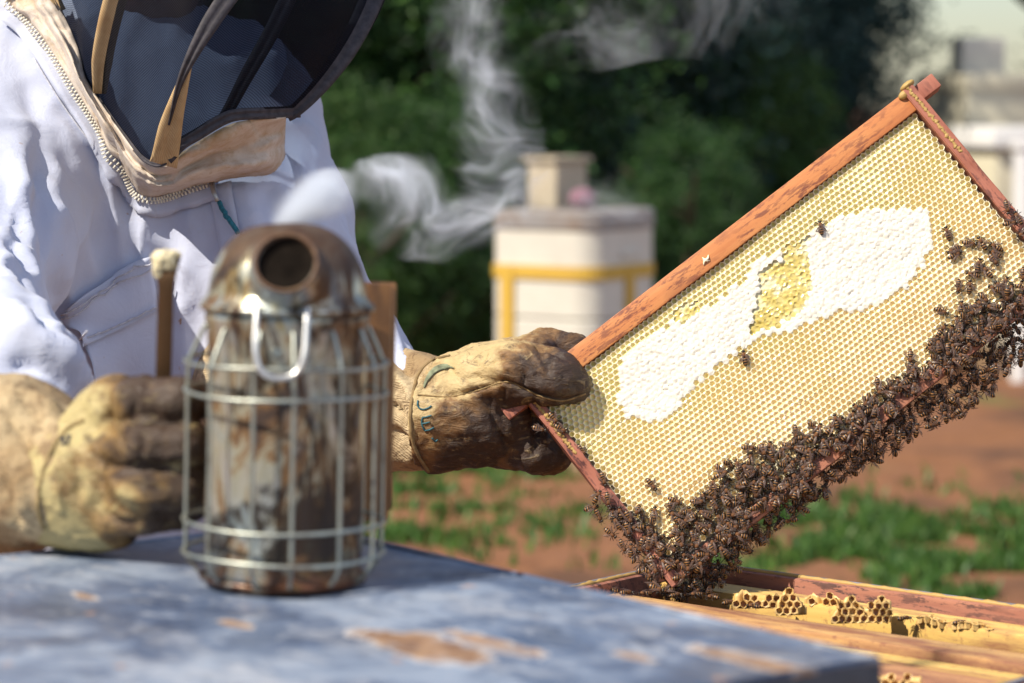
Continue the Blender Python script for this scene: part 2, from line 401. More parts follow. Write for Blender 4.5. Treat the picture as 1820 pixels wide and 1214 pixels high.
def m_barewood(name, a, b, dirt, grain_ax=0, dirtk=(0.5, 0.66), rough=0.6):
    t = NT(name); sc = [70, 70, 70]; sc[grain_ax] = 3.5; g = t.noise(1.0, 6, 0.65, vec=t.co(scale=sc), dist=0.5)
    sc2 = [26, 26, 26]; sc2[grain_ax] = 5; d = t.noise(1.0, 6, 0.7, vec=t.co(scale=sc2, loc=(3, 1, 2)))
    c = t.mix(t.ramp(g, [(0.35, 0.0), (0.65, 1.0)]), a, b)
    c = t.mix(t.ramp(d, [(dirtk[0], 0.0), (dirtk[1], 0.85)]), c, dirt); c = t.mix(t.ramp(t.noise(130, 5, 0.7), [(0.56, 0.0), (0.66, 0.6)]), c, dirt)
    t.bsdf(c, rough, t.bump(g, 0.4, 0.0008)); return t.m
def m_rust_tin(soot=None):
    t = NT('sooty_tin' if soot else 'rusty_tin'); v = t.co(scale=(1, 1, 0.45)); n = t.noise(30, 7, 0.7, vec=v, dist=1.4); n2 = t.noise(60, 6, 0.7, vec=v)
    big = t.noise(13, 4, 0.62, vec=t.co(scale=(1, 1, 0.5), loc=(1.2, 0.4, 2)), dist=.6)
    mask = t.math('ADD', t.math('MULTIPLY', n, 0.75), t.math('MULTIPLY', big, 0.45))
    c = t.ramp(mask, [(0.50, (0.56, 0.58, 0.56)), (0.575, (0.42, 0.40, 0.30)), (0.615, (0.19, 0.10, 0.04)), (0.69, (0.035, 0.018, 0.012))])
    c = t.mix(t.ramp(n2, [(0.55, 0.0), (0.7, 0.6)]), c, (0.17, 0.075, 0.03))
    c = t.mix(t.ramp(t.noise(14, 3, vec=t.co(loc=(7, 3, 5))), [(0.56, 0.0), (0.64, 0.55)]), c, (0.30, 0.24, 0.06))
    c = t.mix(t.ramp(t.noise(19, 5, .65, vec=t.co(scale=(1, 1, .55), loc=(3, 9, 2)), dist=1.0), [(.50, 0.0), (.56, .92)]), c, (.026, .014, .010))
    c = t.mix(t.ramp(t.noise(17, 5, .65, vec=t.co(scale=(1, 1, .6), loc=(8, 2, 6)), dist=1.0), [(.57, 0.0), (.64, .7)]), c, (.36, .42, .44))
    zb = t.n('MapRange'); t.L(t.sep()[2], zb.inputs[0]); zb.inputs[1].default_value = .022; zb.inputs[2].default_value = .004
    c = t.mix(t.math('MULTIPLY', zb.outputs[0], t.ramp(n2, [(.35, .3), (.55, 1.0)])), c, (.10, .035, .015))
    if soot:      # tar around the spout, heavier upward; colour also darkens towards the right
        sz = t.n('MapRange'); t.L(t.sep()[2], sz.inputs[0]); sz.inputs[1].default_value = soot; sz.inputs[2].default_value = soot + .03
        sx_ = t.n('MapRange'); t.L(t.sep()[0], sx_.inputs[0]); sx_.inputs[1].default_value = -.03; sx_.inputs[2].default_value = .03
        k = t.math('ADD', t.math('ADD', sz.outputs[0], t.math('MULTIPLY', sx_.outputs[0], .55)), t.math('MULTIPLY', t.math('SUBTRACT', n, .5), 2.2))
        c = t.mix(t.ramp(k, [(.5, 0.0), (.9, .94)]), c, t.mix(n2, (.016, .009, .007), (.10, .045, .018))); mask = t.math('ADD', mask, t.ramp(k, [(.55, 0.0), (1.0, .2)]))
    met = t.ramp(mask, [(0.56, 0.75), (0.66, 0.1)]); rg = t.ramp(mask, [(0.54, 0.30), (0.68, 0.62)])
    t.bsdf(c, rg, t.bump(n, 0.35, 0.0015), Metallic=met); return t.m
def m_metal(name, col, rough=0.35, rust=0.3):
    t = NT(name); n = t.noise(45, 5, 0.65); c = t.mix(t.ramp(n, [(0.5, 0.0), (0.7, rust)]), col, (0.12, 0.06, 0.03))
    t.bsdf(c, t.ramp(n, [(0.3, rough), (0.7, min(1, rough + 0.25))]), Metallic=0.9); return t.m
def m_lid():
    t = NT('weathered_lid_paint'); o = t.co(); n = t.noise(10, 7, 0.68, dist=0.5); st = t.noise(5, 6, 0.65, vec=t.co(scale=(1.5, 3.5, 1), rot=(0, 0, 0.5)))
    c = t.ramp(n, [(0.36, (0.045, 0.064, 0.115)), (0.5, (0.10, 0.135, 0.215)), (0.62, (0.24, 0.285, 0.37))])
    c = t.mix(t.ramp(st, [(0.56, 0.0), (0.70, 0.65)]), c, (0.42, 0.43, 0.47))
    c = t.mix(t.ramp(t.noise(4.3, 5, 0.6, vec=t.co(loc=(0.6, 2.2, 0))), [(0.42, 0.0), (0.3, 0.6)][::-1]), c, (0.055, 0.08, 0.14))
    # bare rusted spots with a pale chipped edge, at their own places on the lid
    for (cx, cy, rx, ry) in LID_SPOTS:
        s = t.sep(); dx = t.math('DIVIDE', t.math('SUBTRACT', s[0], cx), rx); dy = t.math('DIVIDE', t.math('SUBTRACT', s[1], cy), ry)
        r = t.math('SQRT', t.math('ADD', t.math('MULTIPLY', dx, dx), t.math('MULTIPLY', dy, dy)))
        r = t.math('ADD', r, t.math('MULTIPLY', t.math('SUBTRACT', t.noise(30, 6, 0.75, dist=0.5), 0.5), 2.2))
        c = t.mix(t.ramp(r, [(0.95, 0.85), (1.35, 0.0)]), c, (0.62, 0.60, 0.60))
        c = t.mix(t.ramp(r, [(0.75, 1.0), (0.95, 0.0)]), c, t.ramp(t.noise(55, 4), [(0.3, (0.15, 0.07, 0.035)), (0.7, (0.42, 0.26, 0.15))]))
    c = t.mix(t.ramp(t.noise(38, 3, vec=t.co(loc=(1, 1, 9))), [(0.68, 0.0), (0.73, 0.8)]), c, (0.40, 0.24, 0.16))
    c = t.mix(t.ramp(t.noise(26, 7, 0.75, vec=t.co(scale=(1, 1.8, 1), loc=(5, 1, 0)), dist=.7), [(0.53, 0.0), (0.64, 0.6)]), c, (0.40, 0.42, 0.47))
    c = t.mix(t.ramp(t.noise(20, 7, 0.75, vec=t.co(scale=(1, 1.6, 1), loc=(9, 4, 0)), dist=.7), [(0.55, 0.0), (0.66, 0.6)]), c, (0.035, 0.045, 0.075))
    t.bsdf(c, t.ramp(n, [(0.3, 0.30), (0.7, 0.5)]), t.bump(n, 0.25, 0.002), Specular_IOR_Level=0.5); return t.m
def m_wax(name, a, b, rough=0.45, scale=120, sub=0.0, bumpd=0.0004):
    t = NT(name); n = t.noise(scale, 4); big = t.noise(18, 3)
    c = t.mix(t.math('MULTIPLY', t.math('ADD', n, big), 0.5), a, b); t.bsdf(c, rough, t.bump(n, 0.3, bumpd), Subsurface_Weight=sub, Subsurface_Scale=0.002); return t.m
def m_nectar():
    t = NT('cell_nectar'); s = t.sep(); g = t.n('NewGeometry').outputs['Random Per Island']
    y = t.n('MapRange'); y.inputs['From Min'].default_value = -0.2; y.inputs['From Max'].default_value = -0.03; t.L(s[1], y.inputs[0])
    k = t.math('ADD', y.outputs[0], t.math('MULTIPLY', t.math('SUBTRACT', t.noise(12, 3), 0.5), 1.1))
    c = t.ramp(k, [(0.15, (0.90, 0.66, 0.33)), (0.5, (0.90, 0.70, 0.33)), (0.85, (0.83, 0.72, 0.31))])
    c = t.mix(t.ramp(t.noise(220, 3), [(0.64, 0.0), (0.72, 0.3)]), c, (0.55, 0.32, 0.11))
    t.bsdf(c, 0.32); return t.m
def m_bee_abdomen():
    t = NT('bee_abdomen'); s = t.sep()
    w = t.n('TexWave', wave_type='BANDS', bands_direction='X', wave_profile='SIN'); w.inputs['Scale'].default_value = 150
    t.L(t.tc.outputs['Object'], w.inputs[0]); f = t.noise(700, 2)
    c = t.ramp(w.outputs[1], [(0.45, (0.010, 0.007, 0.006)), (0.66, (0.07, 0.03, 0.010)), (0.85, (0.30, 0.145, 0.05))])
    t.bsdf(c, 0.42, t.bump(f, 0.3, 0.0004)); return t.m
def m_bee_wing():
    t = NT('bee_wing'); b = t.n('BsdfPrincipled'); b.inputs['Base Color'].default_value = (0.16, 0.10, 0.08, 1); b.inputs['Roughness'].default_value = 0.3
    tr = t.n('BsdfTransparent'); mx = t.n('MixShader'); v = t.vor(500, feature='DISTANCE_TO_EDGE'); t.L(t.ramp(v, [(0.02, 0.55), (0.10, 0.17)]), mx.inputs[0])
    t.L(tr.outputs[0], mx.inputs[1]); t.L(b.outputs[0], mx.inputs[2]); t.L(mx.outputs[0], t.out.inputs[0]); return t.m
# ================================================================ the setting
g = bmesh.new(); bmesh.ops.create_grid(g, x_segments=2, y_segments=2, size=300)
ground = obj('ground', (np.array([v.co[:] for v in g.verts]) + [0, 250, 0], [tuple(v.index for v in f.verts) for f in g.faces]), m_ground(), local=True)
ground['kind'] = 'structure'; g.free()

# grass: short blades in patches, one mass
def grass_geo():
    V, F = [], []; n = 0
    def blade(x, y, hgt):
        nonlocal n
        a = random.uniform(0, 6.283); w = random.uniform(0.004, 0.008); lx, ly = random.gauss(0, 0.35) * hgt, random.gauss(0, 0.35) * hgt
        dx, dy = math.cos(a) * w, math.sin(a) * w
        V.extend([(x - dx, y - dy, 0), (x + dx, y + dy, 0), (x + lx * .4 + dx * .7, y + ly * .4 + dy * .7, hgt * .6), (x + lx * .4 - dx * .7, y + ly * .4 - dy * .7, hgt * .6), (x + lx, y + ly, hgt)])
        F.extend([(n, n + 1, n + 2, n + 3), (n + 3, n + 2, n + 4)]); n += 5
    patches = [(1720, 975, .30, .20, 7200), (1620, 945, .16, .10, 1800), (1790, 1010, .25, .2, 4200), (1480, 985, .12, .16, 420), (1540, 940, .14, .2, 700), (1340, 960, .1, .14, 260), (1420, 1005, .1, .1, 300),
               (720, 905, .10, .16, 520), (760, 860, .10, .18, 420), (880, 905, .07, .09, 200), (830, 965, .10, .08, 300), (735, 950, .10, .08, 400), (1030, 900, .08, .12, 240), (960, 838, .16, .06, 700), (1000, 935, .08, .10, 240), (930, 870, .07, .1, 160),
               (760, 838, .2, .06, 500), (600, 880, .3, .3, 900), (300, 900, .6, .5, 1500), (1950, 970, .4, .3, 3500)]
    for px, py, sx, sy, cnt in patches:
        c = Pg(px, py)
        for _ in range(cnt):
            x, y = c[0] + random.gauss(0, sx), c[1] + random.gauss(0, sy * 1.6)
            if mnoise.noise(Vector((x * 5, y * 5, 2))) + .5 * mnoise.noise(Vector((x * 19, y * 19, 6))) > random.uniform(-.15, .35): blade(x, y, random.uniform(0.015, 0.045))
    return np.array(V), F
grass = obj('grass', grass_geo(), m_leaf('grass_blades', (0.035, 0.10, 0.014), (0.06, 0.15, 0.02), (0.13, 0.20, 0.045)), local=True)
tag(grass, 'patchy short green grass on the reddish dirt behind the hives', 'grass', kind='stuff')

# trees and shrubs of the dark belt behind the apiary
BARK = m_simple('bark', (0.075, 0.05, 0.035), 0.9, 0.5, 18, 0.8, 0.01)
LEAF = [m_leaf('leaf_dark_green', (0.010, 0.036, 0.010), (0.026, 0.092, 0.018), (0.085, 0.19, 0.032)),
        m_leaf('leaf_mid_green', (0.015, 0.045, 0.012), (0.042, 0.125, 0.022), (0.12, 0.225, 0.04)),
        m_leaf('leaf_hazed_blue_green', (0.014, 0.036, 0.036), (0.032, 0.082, 0.075), (0.075, 0.145, 0.115))]  # extra blue is the smoke haze painted into the leaf colour
def crown_mesh(seed, mat_i, n_cl, per, rx, rz, zc, leaf):
    rg = random.Random(seed); V, F = [], []; n = 0
    for _ in range(n_cl):
        while True:
            x, y, z = rg.uniform(-1, 1), rg.uniform(-1, 1), rg.uniform(-1, 1); q = x * x + y * y + z * z
            if 0.22 < q < 1 and rg.random() < q ** 0.5: break
        lump = 0.85 + 0.3 * mnoise.noise(Vector((x * 1.7 + seed, y * 1.7, z * 1.7)))
        c = Vector((x * rx * lump, y * rx * lump, zc + z * rz * lump)); cr = rg.uniform(0.10, 0.26) * rx
        for _ in range(per):
            p = c + Vector((rg.gauss(0, .5), rg.gauss(0, .5), rg.gauss(0, .42))) * cr
            if p.z < 0.02: continue
            L, W = leaf * rg.uniform(.7, 1.4), leaf * rg.uniform(.25, .45)
            d = Vector((rg.gauss(0, 1), rg.gauss(0, 1), rg.gauss(-.1, .7))).normalized(); s = d.orthogonal().normalized()
            s.rotate(Matrix.Rotation(rg.uniform(0, 6.28), 3, d)); up = d.cross(s)
            V += [p[:], (p + d * L * .5 + s * W * .5 + up * L * .08)[:], (p + d * L)[:], (p + d * L * .5 - s * W * .5 + up * L * .08)[:]]
            F.append((n, n + 1, n + 2, n + 3)); n += 4
    return mesh('crown', (np.array(V), F), LEAF[mat_i], smooth=False)
def trunk_mesh(seed, h, r):
    rg = random.Random(seed); gs = []
    main = [np.array([0, 0, -0.05])]
    for i in range(6): main.append(main[-1] + np.array([rg.gauss(0, .05) * h, rg.gauss(0, .05) * h, h / 6]))
    gs.append(tube(catmull(main, 4), np.linspace(r, r * .3, 25), 8))
    for i in range(7):
        b = main[2 + i % 4]; a = rg.uniform(0, 6.28); L = h * rg.uniform(.28, .5)
        pts = [b, b + np.array([math.cos(a) * L * .5, math.sin(a) * L * .5, L * .3]), b + np.array([math.cos(a) * L, math.sin(a) * L, L * .75])]
        gs.append(tube(catmull(pts, 4), np.linspace(r * .45, r * .1, 9), 6))
    return mesh('trunk', merge(*gs), BARK)
CROWNS = [crown_mesh(11, 0, 320, 95, 1.0, 1.75, 1.75, 0.058), crown_mesh(23, 1, 310, 92, 1.05, 1.7, 1.7, 0.064), crown_mesh(37, 2, 310, 92, 0.95, 1.8, 1.85, 0.055)]
TRUNKS = [trunk_mesh(1, 2.6, .09), trunk_mesh(2, 2.5, .08), trunk_mesh(3, 2.7, .085)]
# px of the trunk, distance, which kind, size, label
TREES = [(330, 9.9, 0, 1.0, 'dark green bushy tree behind the beekeeper and the veil'),
         (560, 10.6, 1, .95, 'bushy green tree just right of the dark veil'),
         (745, 10.0, 0, .9, 'dark green bush behind the thin smoke wisps'),
         (900, 11.4, 1, 1.1, 'green tree behind the rising smoke column above the strapped hive'),
         (1075, 10.9, 2, 1.0, 'blue green tree directly behind the strapped white hive'),
         (1190, 11.7, 2, .9, 'blue green bush between the strapped hive and the raised frame'),
         (1340, 12.3, 2, .95, 'dark tree behind the middle of the raised top bar'),
         (1290, 13.4, 2, .95, 'dark blue green tree left of the bright sky gap'),
         (2185, 12.6, 1, 1.05, 'green tree with a branch over the bright sky gap at the picture edge'),
         (1660, 14.5, 0, .36, 'low far bush under the bright sky gap'),
         (80, 11.5, 2, 1.05, 'dark tree hidden mostly behind the beekeeper\'s shoulder'),
         (1150, 14.0, 0, 1.25, 'tall far tree filling the belt behind the blue green tree'),
         (720, 14.2, 2, 1.25, 'tall far tree filling the belt behind the smoke')]
TREES += [(480, 9.2, 0, .34, 'low dark bush at the foot of the trees behind the beekeeper'), (640, 9.0, 1, .36, 'low green bush at the foot of the trees above the gauntlet'), (790, 9.1, 0, .33, 'low dark bush left of the strapped hive'),
          (880, 9.5, 1, .36, 'low green bush peeping out beside the strapped hive'), (1210, 9.2, 0, .34, 'low dark bush right of the strapped hive'), (1330, 11.0, 1, .42, 'low green bush behind the raised frame')]
for i, (px, d, k, s, lab) in enumerate(TREES):
    q = P(px, 607, d); loc = (q[0], q[1], 0)
    t = thing('bushy_tree', loc, lab, 'tree', 'dark trees behind the apiary')
    t.rotation_euler = (0, 0, 1.3 * i); t.scale = (s, s, s * (1 + 0.08 * math.sin(i * 2.1)))
    put('crown', CROWNS[k], t); put('trunk', TRUNKS[k], t)
# an overhanging branch belongs to the tree by the sky gap: extra clumps on its side
# ---- background hives
CREAM = m_stained('cream_hive_paint', (0.60, 0.57, 0.50), (0.45, 0.41, 0.34), (0.54, 0.50, 0.44), 5, (0.45, 0.75), 0.25, 0.6)
YEL = m_stained('yellow_strap', (0.56, 0.35, 0.05), (0.38, 0.22, 0.04), (0.50, 0.31, 0.05), 9, fleck=0.3, rough=0.5)
GREYLID = m_stained('grey_lid_sheet', (0.25, 0.235, 0.23), (0.14, 0.13, 0.13), (0.22, 0.17, 0.14), 8, fleck=0.4, rough=0.5)
STONE = m_stained('block_stone', (0.42, 0.36, 0.27), (0.2, 0.17, 0.14), (0.34, 0.29, 0.22), 12, fleck=0.4)
PINK = m_simple('pink_stone', (0.24, 0.12, 0.16), 0.8)
WOODST = m_barewood('stand_wood', (0.24, 0.15, 0.09), (0.33, 0.22, 0.13), (0.1, 0.06, 0.04))
BEIGE = m_stained('beige_hive_paint', (0.62, 0.57, 0.43), (0.4, 0.36, 0.27), (0.54, 0.5, 0.38), 5, fleck=0.3, rough=0.65)
WHITE = m_stained('white_hive_paint', (0.78, 0.77, 0.76), (0.6, 0.58, 0.56), (0.72, 0.7, 0.7), 5, fleck=0.2, rough=0.55)
def rotz(a): return frame_m((0, 0, 0), (math.cos(a), math.sin(a), 0), (-math.sin(a), math.cos(a), 0), (0, 0, 1))
def rrect(w, dp, r, n=7):
    out = []
    for cx, cy, a0 in ((w / 2 - r, dp / 2 - r, 0), (-w / 2 + r, dp / 2 - r, 90), (-w / 2 + r, -dp / 2 + r, 180), (w / 2 - r, -dp / 2 + r, 270)):
        out += [(cx + r * math.cos(R(a0 + 90 * i / n)), cy + r * math.sin(R(a0 + 90 * i / n))) for i in range(n + 1)]
    return out
def rbox(w, dp, r, z0, z1, bev=.004):
    rows = []
    for ins, z in ((bev, z0), (0, z0 + bev), (0, z1 - bev), (bev, z1)): rows.append([(x, y, z) for x, y in rrect(w - 2 * ins, dp - 2 * ins, max(.005, r - ins))])
    v, f = grid(np.array(rows), True); m = len(rows[0]); return v, f + [tuple(range(m))[::-1], tuple(3 * m + i for i in range(m))]
def bg_hive(name, loc, a, w, dp, z0, boxes, lid_h, body, lidm, label, group, strap=None, lid_over=.012, rnd=0):
    t = thing(name, loc, label, 'beehive', group); t.rotation_euler = (0, 0, a)
    st = merge(box(-w / 2 + .02, -w / 2 + .07, -dp / 2 + .01, dp / 2 - .01, 0, z0), box(w / 2 - .07, w / 2 - .02, -dp / 2 + .01, dp / 2 - .01, 0, z0))
    obj('stand', st, WOODST, t, local=True, smooth=False)
    z = z0
    for h in boxes:
        b = obj('hive_box', rbox(w, dp, rnd, z + .002, z + h - .002) if rnd else box(-w / 2, w / 2, -dp / 2, dp / 2, z + .002, z + h - .002, .004), body, t, local=True, angle=40)
        obj('hand_hold', merge(box(-.05, .05, -dp / 2 - .008, -dp / 2 + .002, z + h * .62, z + h * .62 + .018, .002)), body, b, local=True, angle=40)
        z += h
    o = lid_over
    obj('lid', rbox(w + 2 * o, dp + 2 * o, rnd + o, z - .03, z + lid_h, .008) if rnd else box(-w / 2 - o, w / 2 + o, -dp / 2 - o, dp / 2 + o, z - .035, z + lid_h, .006), lidm, t, local=True, angle=40)
    if strap: strap(t, w, dp, z0, z)
    return t, z + lid_h
def yellow_straps(t, w, dp, z0, z1):
    zz = z0 + (z1 - z0) * .755; e = .007; hw = .019
    obj('strap', grid(np.array([[(x, y, z) for x, y in rrect(w + 2 * q, dp + 2 * q, .085 + q)] for q, z in ((.0005, zz - hw), (e, zz - hw), (e, zz + hw), (.0005, zz + hw))]), True), YEL, t, local=True, smooth=False)
    obj('strap_upright', box(-.03, .014, -dp / 2 - e - .003, -dp / 2 - .0005, z0 - .1, zz + hw - .002), YEL, t, local=True, smooth=False)
    obj('strap_upright', box(-w / 2 - e - .003, -w / 2 - .0005, dp / 2 - .105, dp / 2 - .062, z0 - .1, zz + hw - .002), YEL, t, local=True, smooth=False)
c = Pg(1022, 838)
hvA, zA = bg_hive('beehive', (c[0], c[1] + .18, 0), R(57), .38, .38, .12, (.32, .28), .03, CREAM, GREYLID, 'white beehive bound with yellow straps standing in front of the dark trees', None, yellow_straps, .006, .085)
def block(px, py, d, w, dp, h, z, a, name, mats, label, cat):
    q = P(px, py, d); t = thing(name, (q[0], q[1], z), label, cat); t.rotation_euler = (0, 0, a)
    obj('block', box(-w / 2, w / 2, -dp / 2, dp / 2, 0, h, .006), mats, t, local=True, angle=40); return t
bk = block(990, 320, 7.98, .125, .125, .135, zA, R(42), 'stone_block', STONE, 'square grey stone block weighing down the lid of the strapped hive', 'stone')
obj('cap_slab', box(-.075, .075, -.075, .075, .135, .15, .004), STONE, bk, local=True, angle=40)
pk = obj('pink_pebble', ellipsoid((0, 0, .03), (.04, .035, .03), 14, 9), PINK, None, local=True)
q = P(1036, 348, 7.86); pk.location = (q[0], q[1], zA); tag(pk, 'small pink stone beside the grey block on the strapped hive', 'stone')
# far hives at the right edge
c = P(1735, 300, 11.2); zt = P(1700, 132, 11.2)[2]
hvB, zB = bg_hive('beehive', (c[0], c[1], 0), R(22), .33, .38, .14, ((zt - .17) * .5, (zt - .17) * .5), .03, BEIGE, BEIGE, 'tall beige stacked beehive far behind the upper corner of the raised frame', 'far hives at the picture edge')
block(1738, 100, 11.2, .19, .13, .15, zB, R(12), 'feeder_box', CREAM, 'small cream box on top of the tall beige hive', 'box')
c = P(1800, 300, 10.6); zt = P(1780, 218, 10.6)[2]
hvC, zC = bg_hive('beehive', (c[0], c[1], 0), R(14), .30, .36, .12, ((zt - .18) * .5, (zt - .18) * .5), .045, BEIGE, WHITE, 'olive beige beehive under a bright white lid at the picture edge', 'far hives at the picture edge', lid_over=.03)
post = obj('corner_post', merge(box(-.026, .026, -.026, .026, 0, .4, .004), box(-.035, .035, -.035, .035, .4, .415, .004)), WHITE, None, local=True, angle=40)
q = P(1814, 330, 10.2); post.location = (q[0], q[1], 0)
post.scale = (1, 1, 1); tag(post, 'short white post beside the olive beige hive', 'post')
post.location.z = 0; post.scale.z = (P(1812, 250, 10.2)[2]) / .415
c = P(1850, 160, 11.5)
hvD, zD = bg_hive('beehive', (c[0], c[1], 0), R(30), .30, .34, .12, (.44, .44), .04, m_stained('lilac_hive_paint', (0.30, 0.27, 0.36), (0.2, 0.18, 0.22), (0.27, 0.25, 0.32), 5), GREYLID, 'lilac grey beehive cut off by the picture edge behind the others', 'far hives at the picture edge')
# ================================================================ the near hive under the worn lid
ZL = 0.743
_F, _R = Pg(540, 932, ZL), Pg(1568, 1172, ZL)
LA = nz((_R - _F) * [1, 1, 0]); LB = np.array([LA[1], -LA[0], 0]); LB = LB if LB[1] < 0 else -LB
L_LEN, L_WID = float(np.linalg.norm(_R - _F)), 0.50
LID_O = _F + LA * L_LEN / 2 + LB * L_WID / 2; LID_A = math.atan2(LA[1], LA[0])
def lid_local(px, py): q = Pg(px, py, ZL) - LID_O; return float(q @ LA), float(q @ np.array([-LA[1], LA[0], 0]))
LID_SPOTS = [(*lid_local(765, 1150), .062, .024), (*lid_local(870, 1142), .045, .013), (*lid_local(1330, 1170), .05, .013), (*lid_local(1130, 1165), .02, .008), (*lid_local(150, 1058), .016, .006), (*lid_local(420, 1110), .02, .006)]
lid = thing('hive_cover', (LID_O[0], LID_O[1], ZL - .056), 'worn blue grey metal hive lid with rust patches under the smoker', 'hive lid'); lid.rotation_euler = (0, 0, LID_A)
M_LID = m_lid()
bm = bmesh.new(); bmesh.ops.create_grid(bm, x_segments=60, y_segments=50, size=0.5)
for v in bm.verts:
    x, y = v.co.x * (L_LEN - .008), v.co.y * (L_WID - .008)
    v.co = Vector((x, y, .056 + .0018 * mnoise.noise(Vector((x * 7, y * 7, 0))) + .0010 * mnoise.noise(Vector((x * 25, y * 25, 5)))))
obj('top_sheet', (np.array([v.co[:] for v in bm.verts]), [tuple(v.index for v in f.verts) for f in bm.faces]), M_LID, lid, local=True); bm.free()
hx, hy = L_LEN / 2, L_WID / 2
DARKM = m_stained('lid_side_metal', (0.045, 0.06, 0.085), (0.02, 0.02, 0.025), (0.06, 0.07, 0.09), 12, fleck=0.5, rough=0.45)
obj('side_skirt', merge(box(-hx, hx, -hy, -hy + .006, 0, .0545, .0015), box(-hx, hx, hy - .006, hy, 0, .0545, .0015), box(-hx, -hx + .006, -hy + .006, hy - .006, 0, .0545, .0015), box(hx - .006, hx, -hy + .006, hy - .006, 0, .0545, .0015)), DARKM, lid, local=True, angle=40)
obj('folded_edge', merge(*[tube([(-hx * sx + .002 * sx, -hy * sy + .002 * sy, .0555), (-hx * ex + .002 * ex, -hy * ey + .002 * ey, .0555)], .0025, 8) for sx, sy, ex, ey in ((1, 1, -1, 1), (-1, 1, -1, -1), (-1, -1, 1, -1), (1, -1, 1, 1))]), M_LID, lid, local=True)
hb = thing('lidded_hive', (LID_O[0], LID_O[1], 0), 'pale hive box carrying the worn blue grey lid', 'beehive'); hb.rotation_euler = (0, 0, LID_A)
for z0, z1 in ((.20, .445), (.448, .6995)):
    for x0, x1, y0, y1 in ((-hx + .02, hx - .02, -hy + .02, -hy + .042), (-hx + .02, hx - .02, hy - .042, hy - .02), (-hx + .02, -hx + .042, -hy + .043, hy - .043), (hx - .042, hx - .02, -hy + .043, hy - .043)):
        obj('side_board', box(x0, x1, y0, y1, z0, z1, .002), CREAM, hb, local=True, angle=40)
obj('stand', merge(box(-hx + .03, hx - .03, -hy + .05, -hy + .12, 0, .199), box(-hx + .03, hx - .03, hy - .12, hy - .05, 0, .199)), WOODST, hb, local=True, smooth=False)

# ================================================================ the open hive
ZH = 0.63
HC = Pg(1222, 994, ZH); A_ANG = R(-40.5); HA = np.array([math.cos(A_ANG), math.sin(A_ANG), 0]); HB = np.array([HA[1], -HA[0], 0])
HL, HW, WT, HH = .515, .46, .021, .245
def hv(a, b, z): return HC + HA * a + HB * b + np.array([0, 0, z - ZH])
hive = thing('open_hive', (HC[0], HC[1], 0), 'open weathered red hive box full of frames below the raised frame', 'beehive'); hive.rotation_euler = (0, 0, A_ANG)
REDW = m_paintwood('red_hive_boards', (0.27, 0.10, 0.065), (0.38, 0.16, 0.10), (0.05, 0.025, 0.025), 0, 0.9, 0.75)
PROP = m_wax('propolis', (0.30, 0.17, 0.05), (0.52, 0.35, 0.11), 0.6, 200, bumpd=.001)
GREYED = m_simple('grey_board_edge', (0.20, 0.19, 0.22), 0.8, 0.4, 40)
def hbox(a0, a1, b0, b1, z0, z1, bev=.002): return box(a0, a1, -b1, -b0, z0, z1, bev)
for nm, a0, a1, b0, b1 in (('wall_board', 0, HL, 0, WT), ('wall_board', 0, HL, HW - WT, HW), ('wall_board', 0, WT, WT + .0005, HW - WT - .0005), ('wall_board', HL - WT, HL, WT + .0005, HW - WT - .0005)):
    obj(nm, hbox(a0, a1, b0, b1, ZH - HH, ZH, .003), REDW, hive, local=True, angle=40)
    # crusted propolis along the rim: a lumpy ridge
    n = 90; along = (a1 - a0) > (b1 - b0); P0 = []
    for j in range(n + 1):
        s = j / n
        P0.append((a0 + (a1 - a0) * s, -(b0 + (b1 - b0) * (.62 if b0 < .1 else .4)), ZH + .0004) if along else (a0 + (a1 - a0) * (.62 if a0 < .1 else .4), -(b0 + (b1 - b0) * s), ZH + .0004))
    rr = np.array([.0016 + .0014 * mnoise.noise(Vector((j * .55, a0 * 9, b0 * 7))) + .0010 * random.random() for j in range(n + 1)])
    obj('propolis_ridge', tube(P0, rr, 7), PROP, hive, local=True)
    P1 = np.array(P0); sh = np.array([0, .006, -.001]) if along else np.array([-.006, 0, -.001])
    obj('rim_edge', tube(P1 + sh * (1 if b0 < .1 and along or a0 < .1 and not along else -1), .0022, 6), GREYED, hive, local=True)
obj('lower_box', merge(hbox(.002, HL - .002, .002, .022, .14, ZH - HH - .001), hbox(.002, HL - .002, HW - .022, HW - .002, .14, ZH - HH - .001), hbox(.002, .022, .0225, HW - .0225, .14, ZH - HH - .001), hbox(HL - .022, HL - .002, .0225, HW - .0225, .14, ZH - HH - .001)), REDW, hive, local=True, angle=40)
obj('stand', merge(hbox(.03, HL - .03, .05, .12, 0, .1395), hbox(.03, HL - .03, HW - .12, HW - .05, 0, .1395)), WOODST, hive, local=True, smooth=False)
obj('floor_board', hbox(.023, HL - .023, .023, HW - .023, .14, .155), WOODST, hive, local=True, smooth=False)
BARW = [m_barewood('top_bar_wood_%s' % n, a, b, d, 0, k) for n, a, b, d, k in (('clean', (0.62, 0.38, 0.10), (0.74, 0.50, 0.16), (0.26, 0.10, 0.06), (.50, .64)), ('stained', (0.50, 0.27, 0.10), (0.62, 0.38, 0.15), (0.20, 0.07, 0.05), (.40, .58)), ('dirty', (0.42, 0.19, 0.09), (0.55, 0.29, 0.13), (0.16, 0.06, 0.05), (.40, .6)))]
DKCOMB = m_wax('old_comb', (0.16, 0.08, 0.03), (0.26, 0.14, 0.05), 0.6)
PITCH_B, BARW_W = .0505, .0385; bars_b = []
ORD = ['first', 'second', 'third', 'fourth', 'fifth', 'sixth', 'seventh', 'eighth']
k = 0
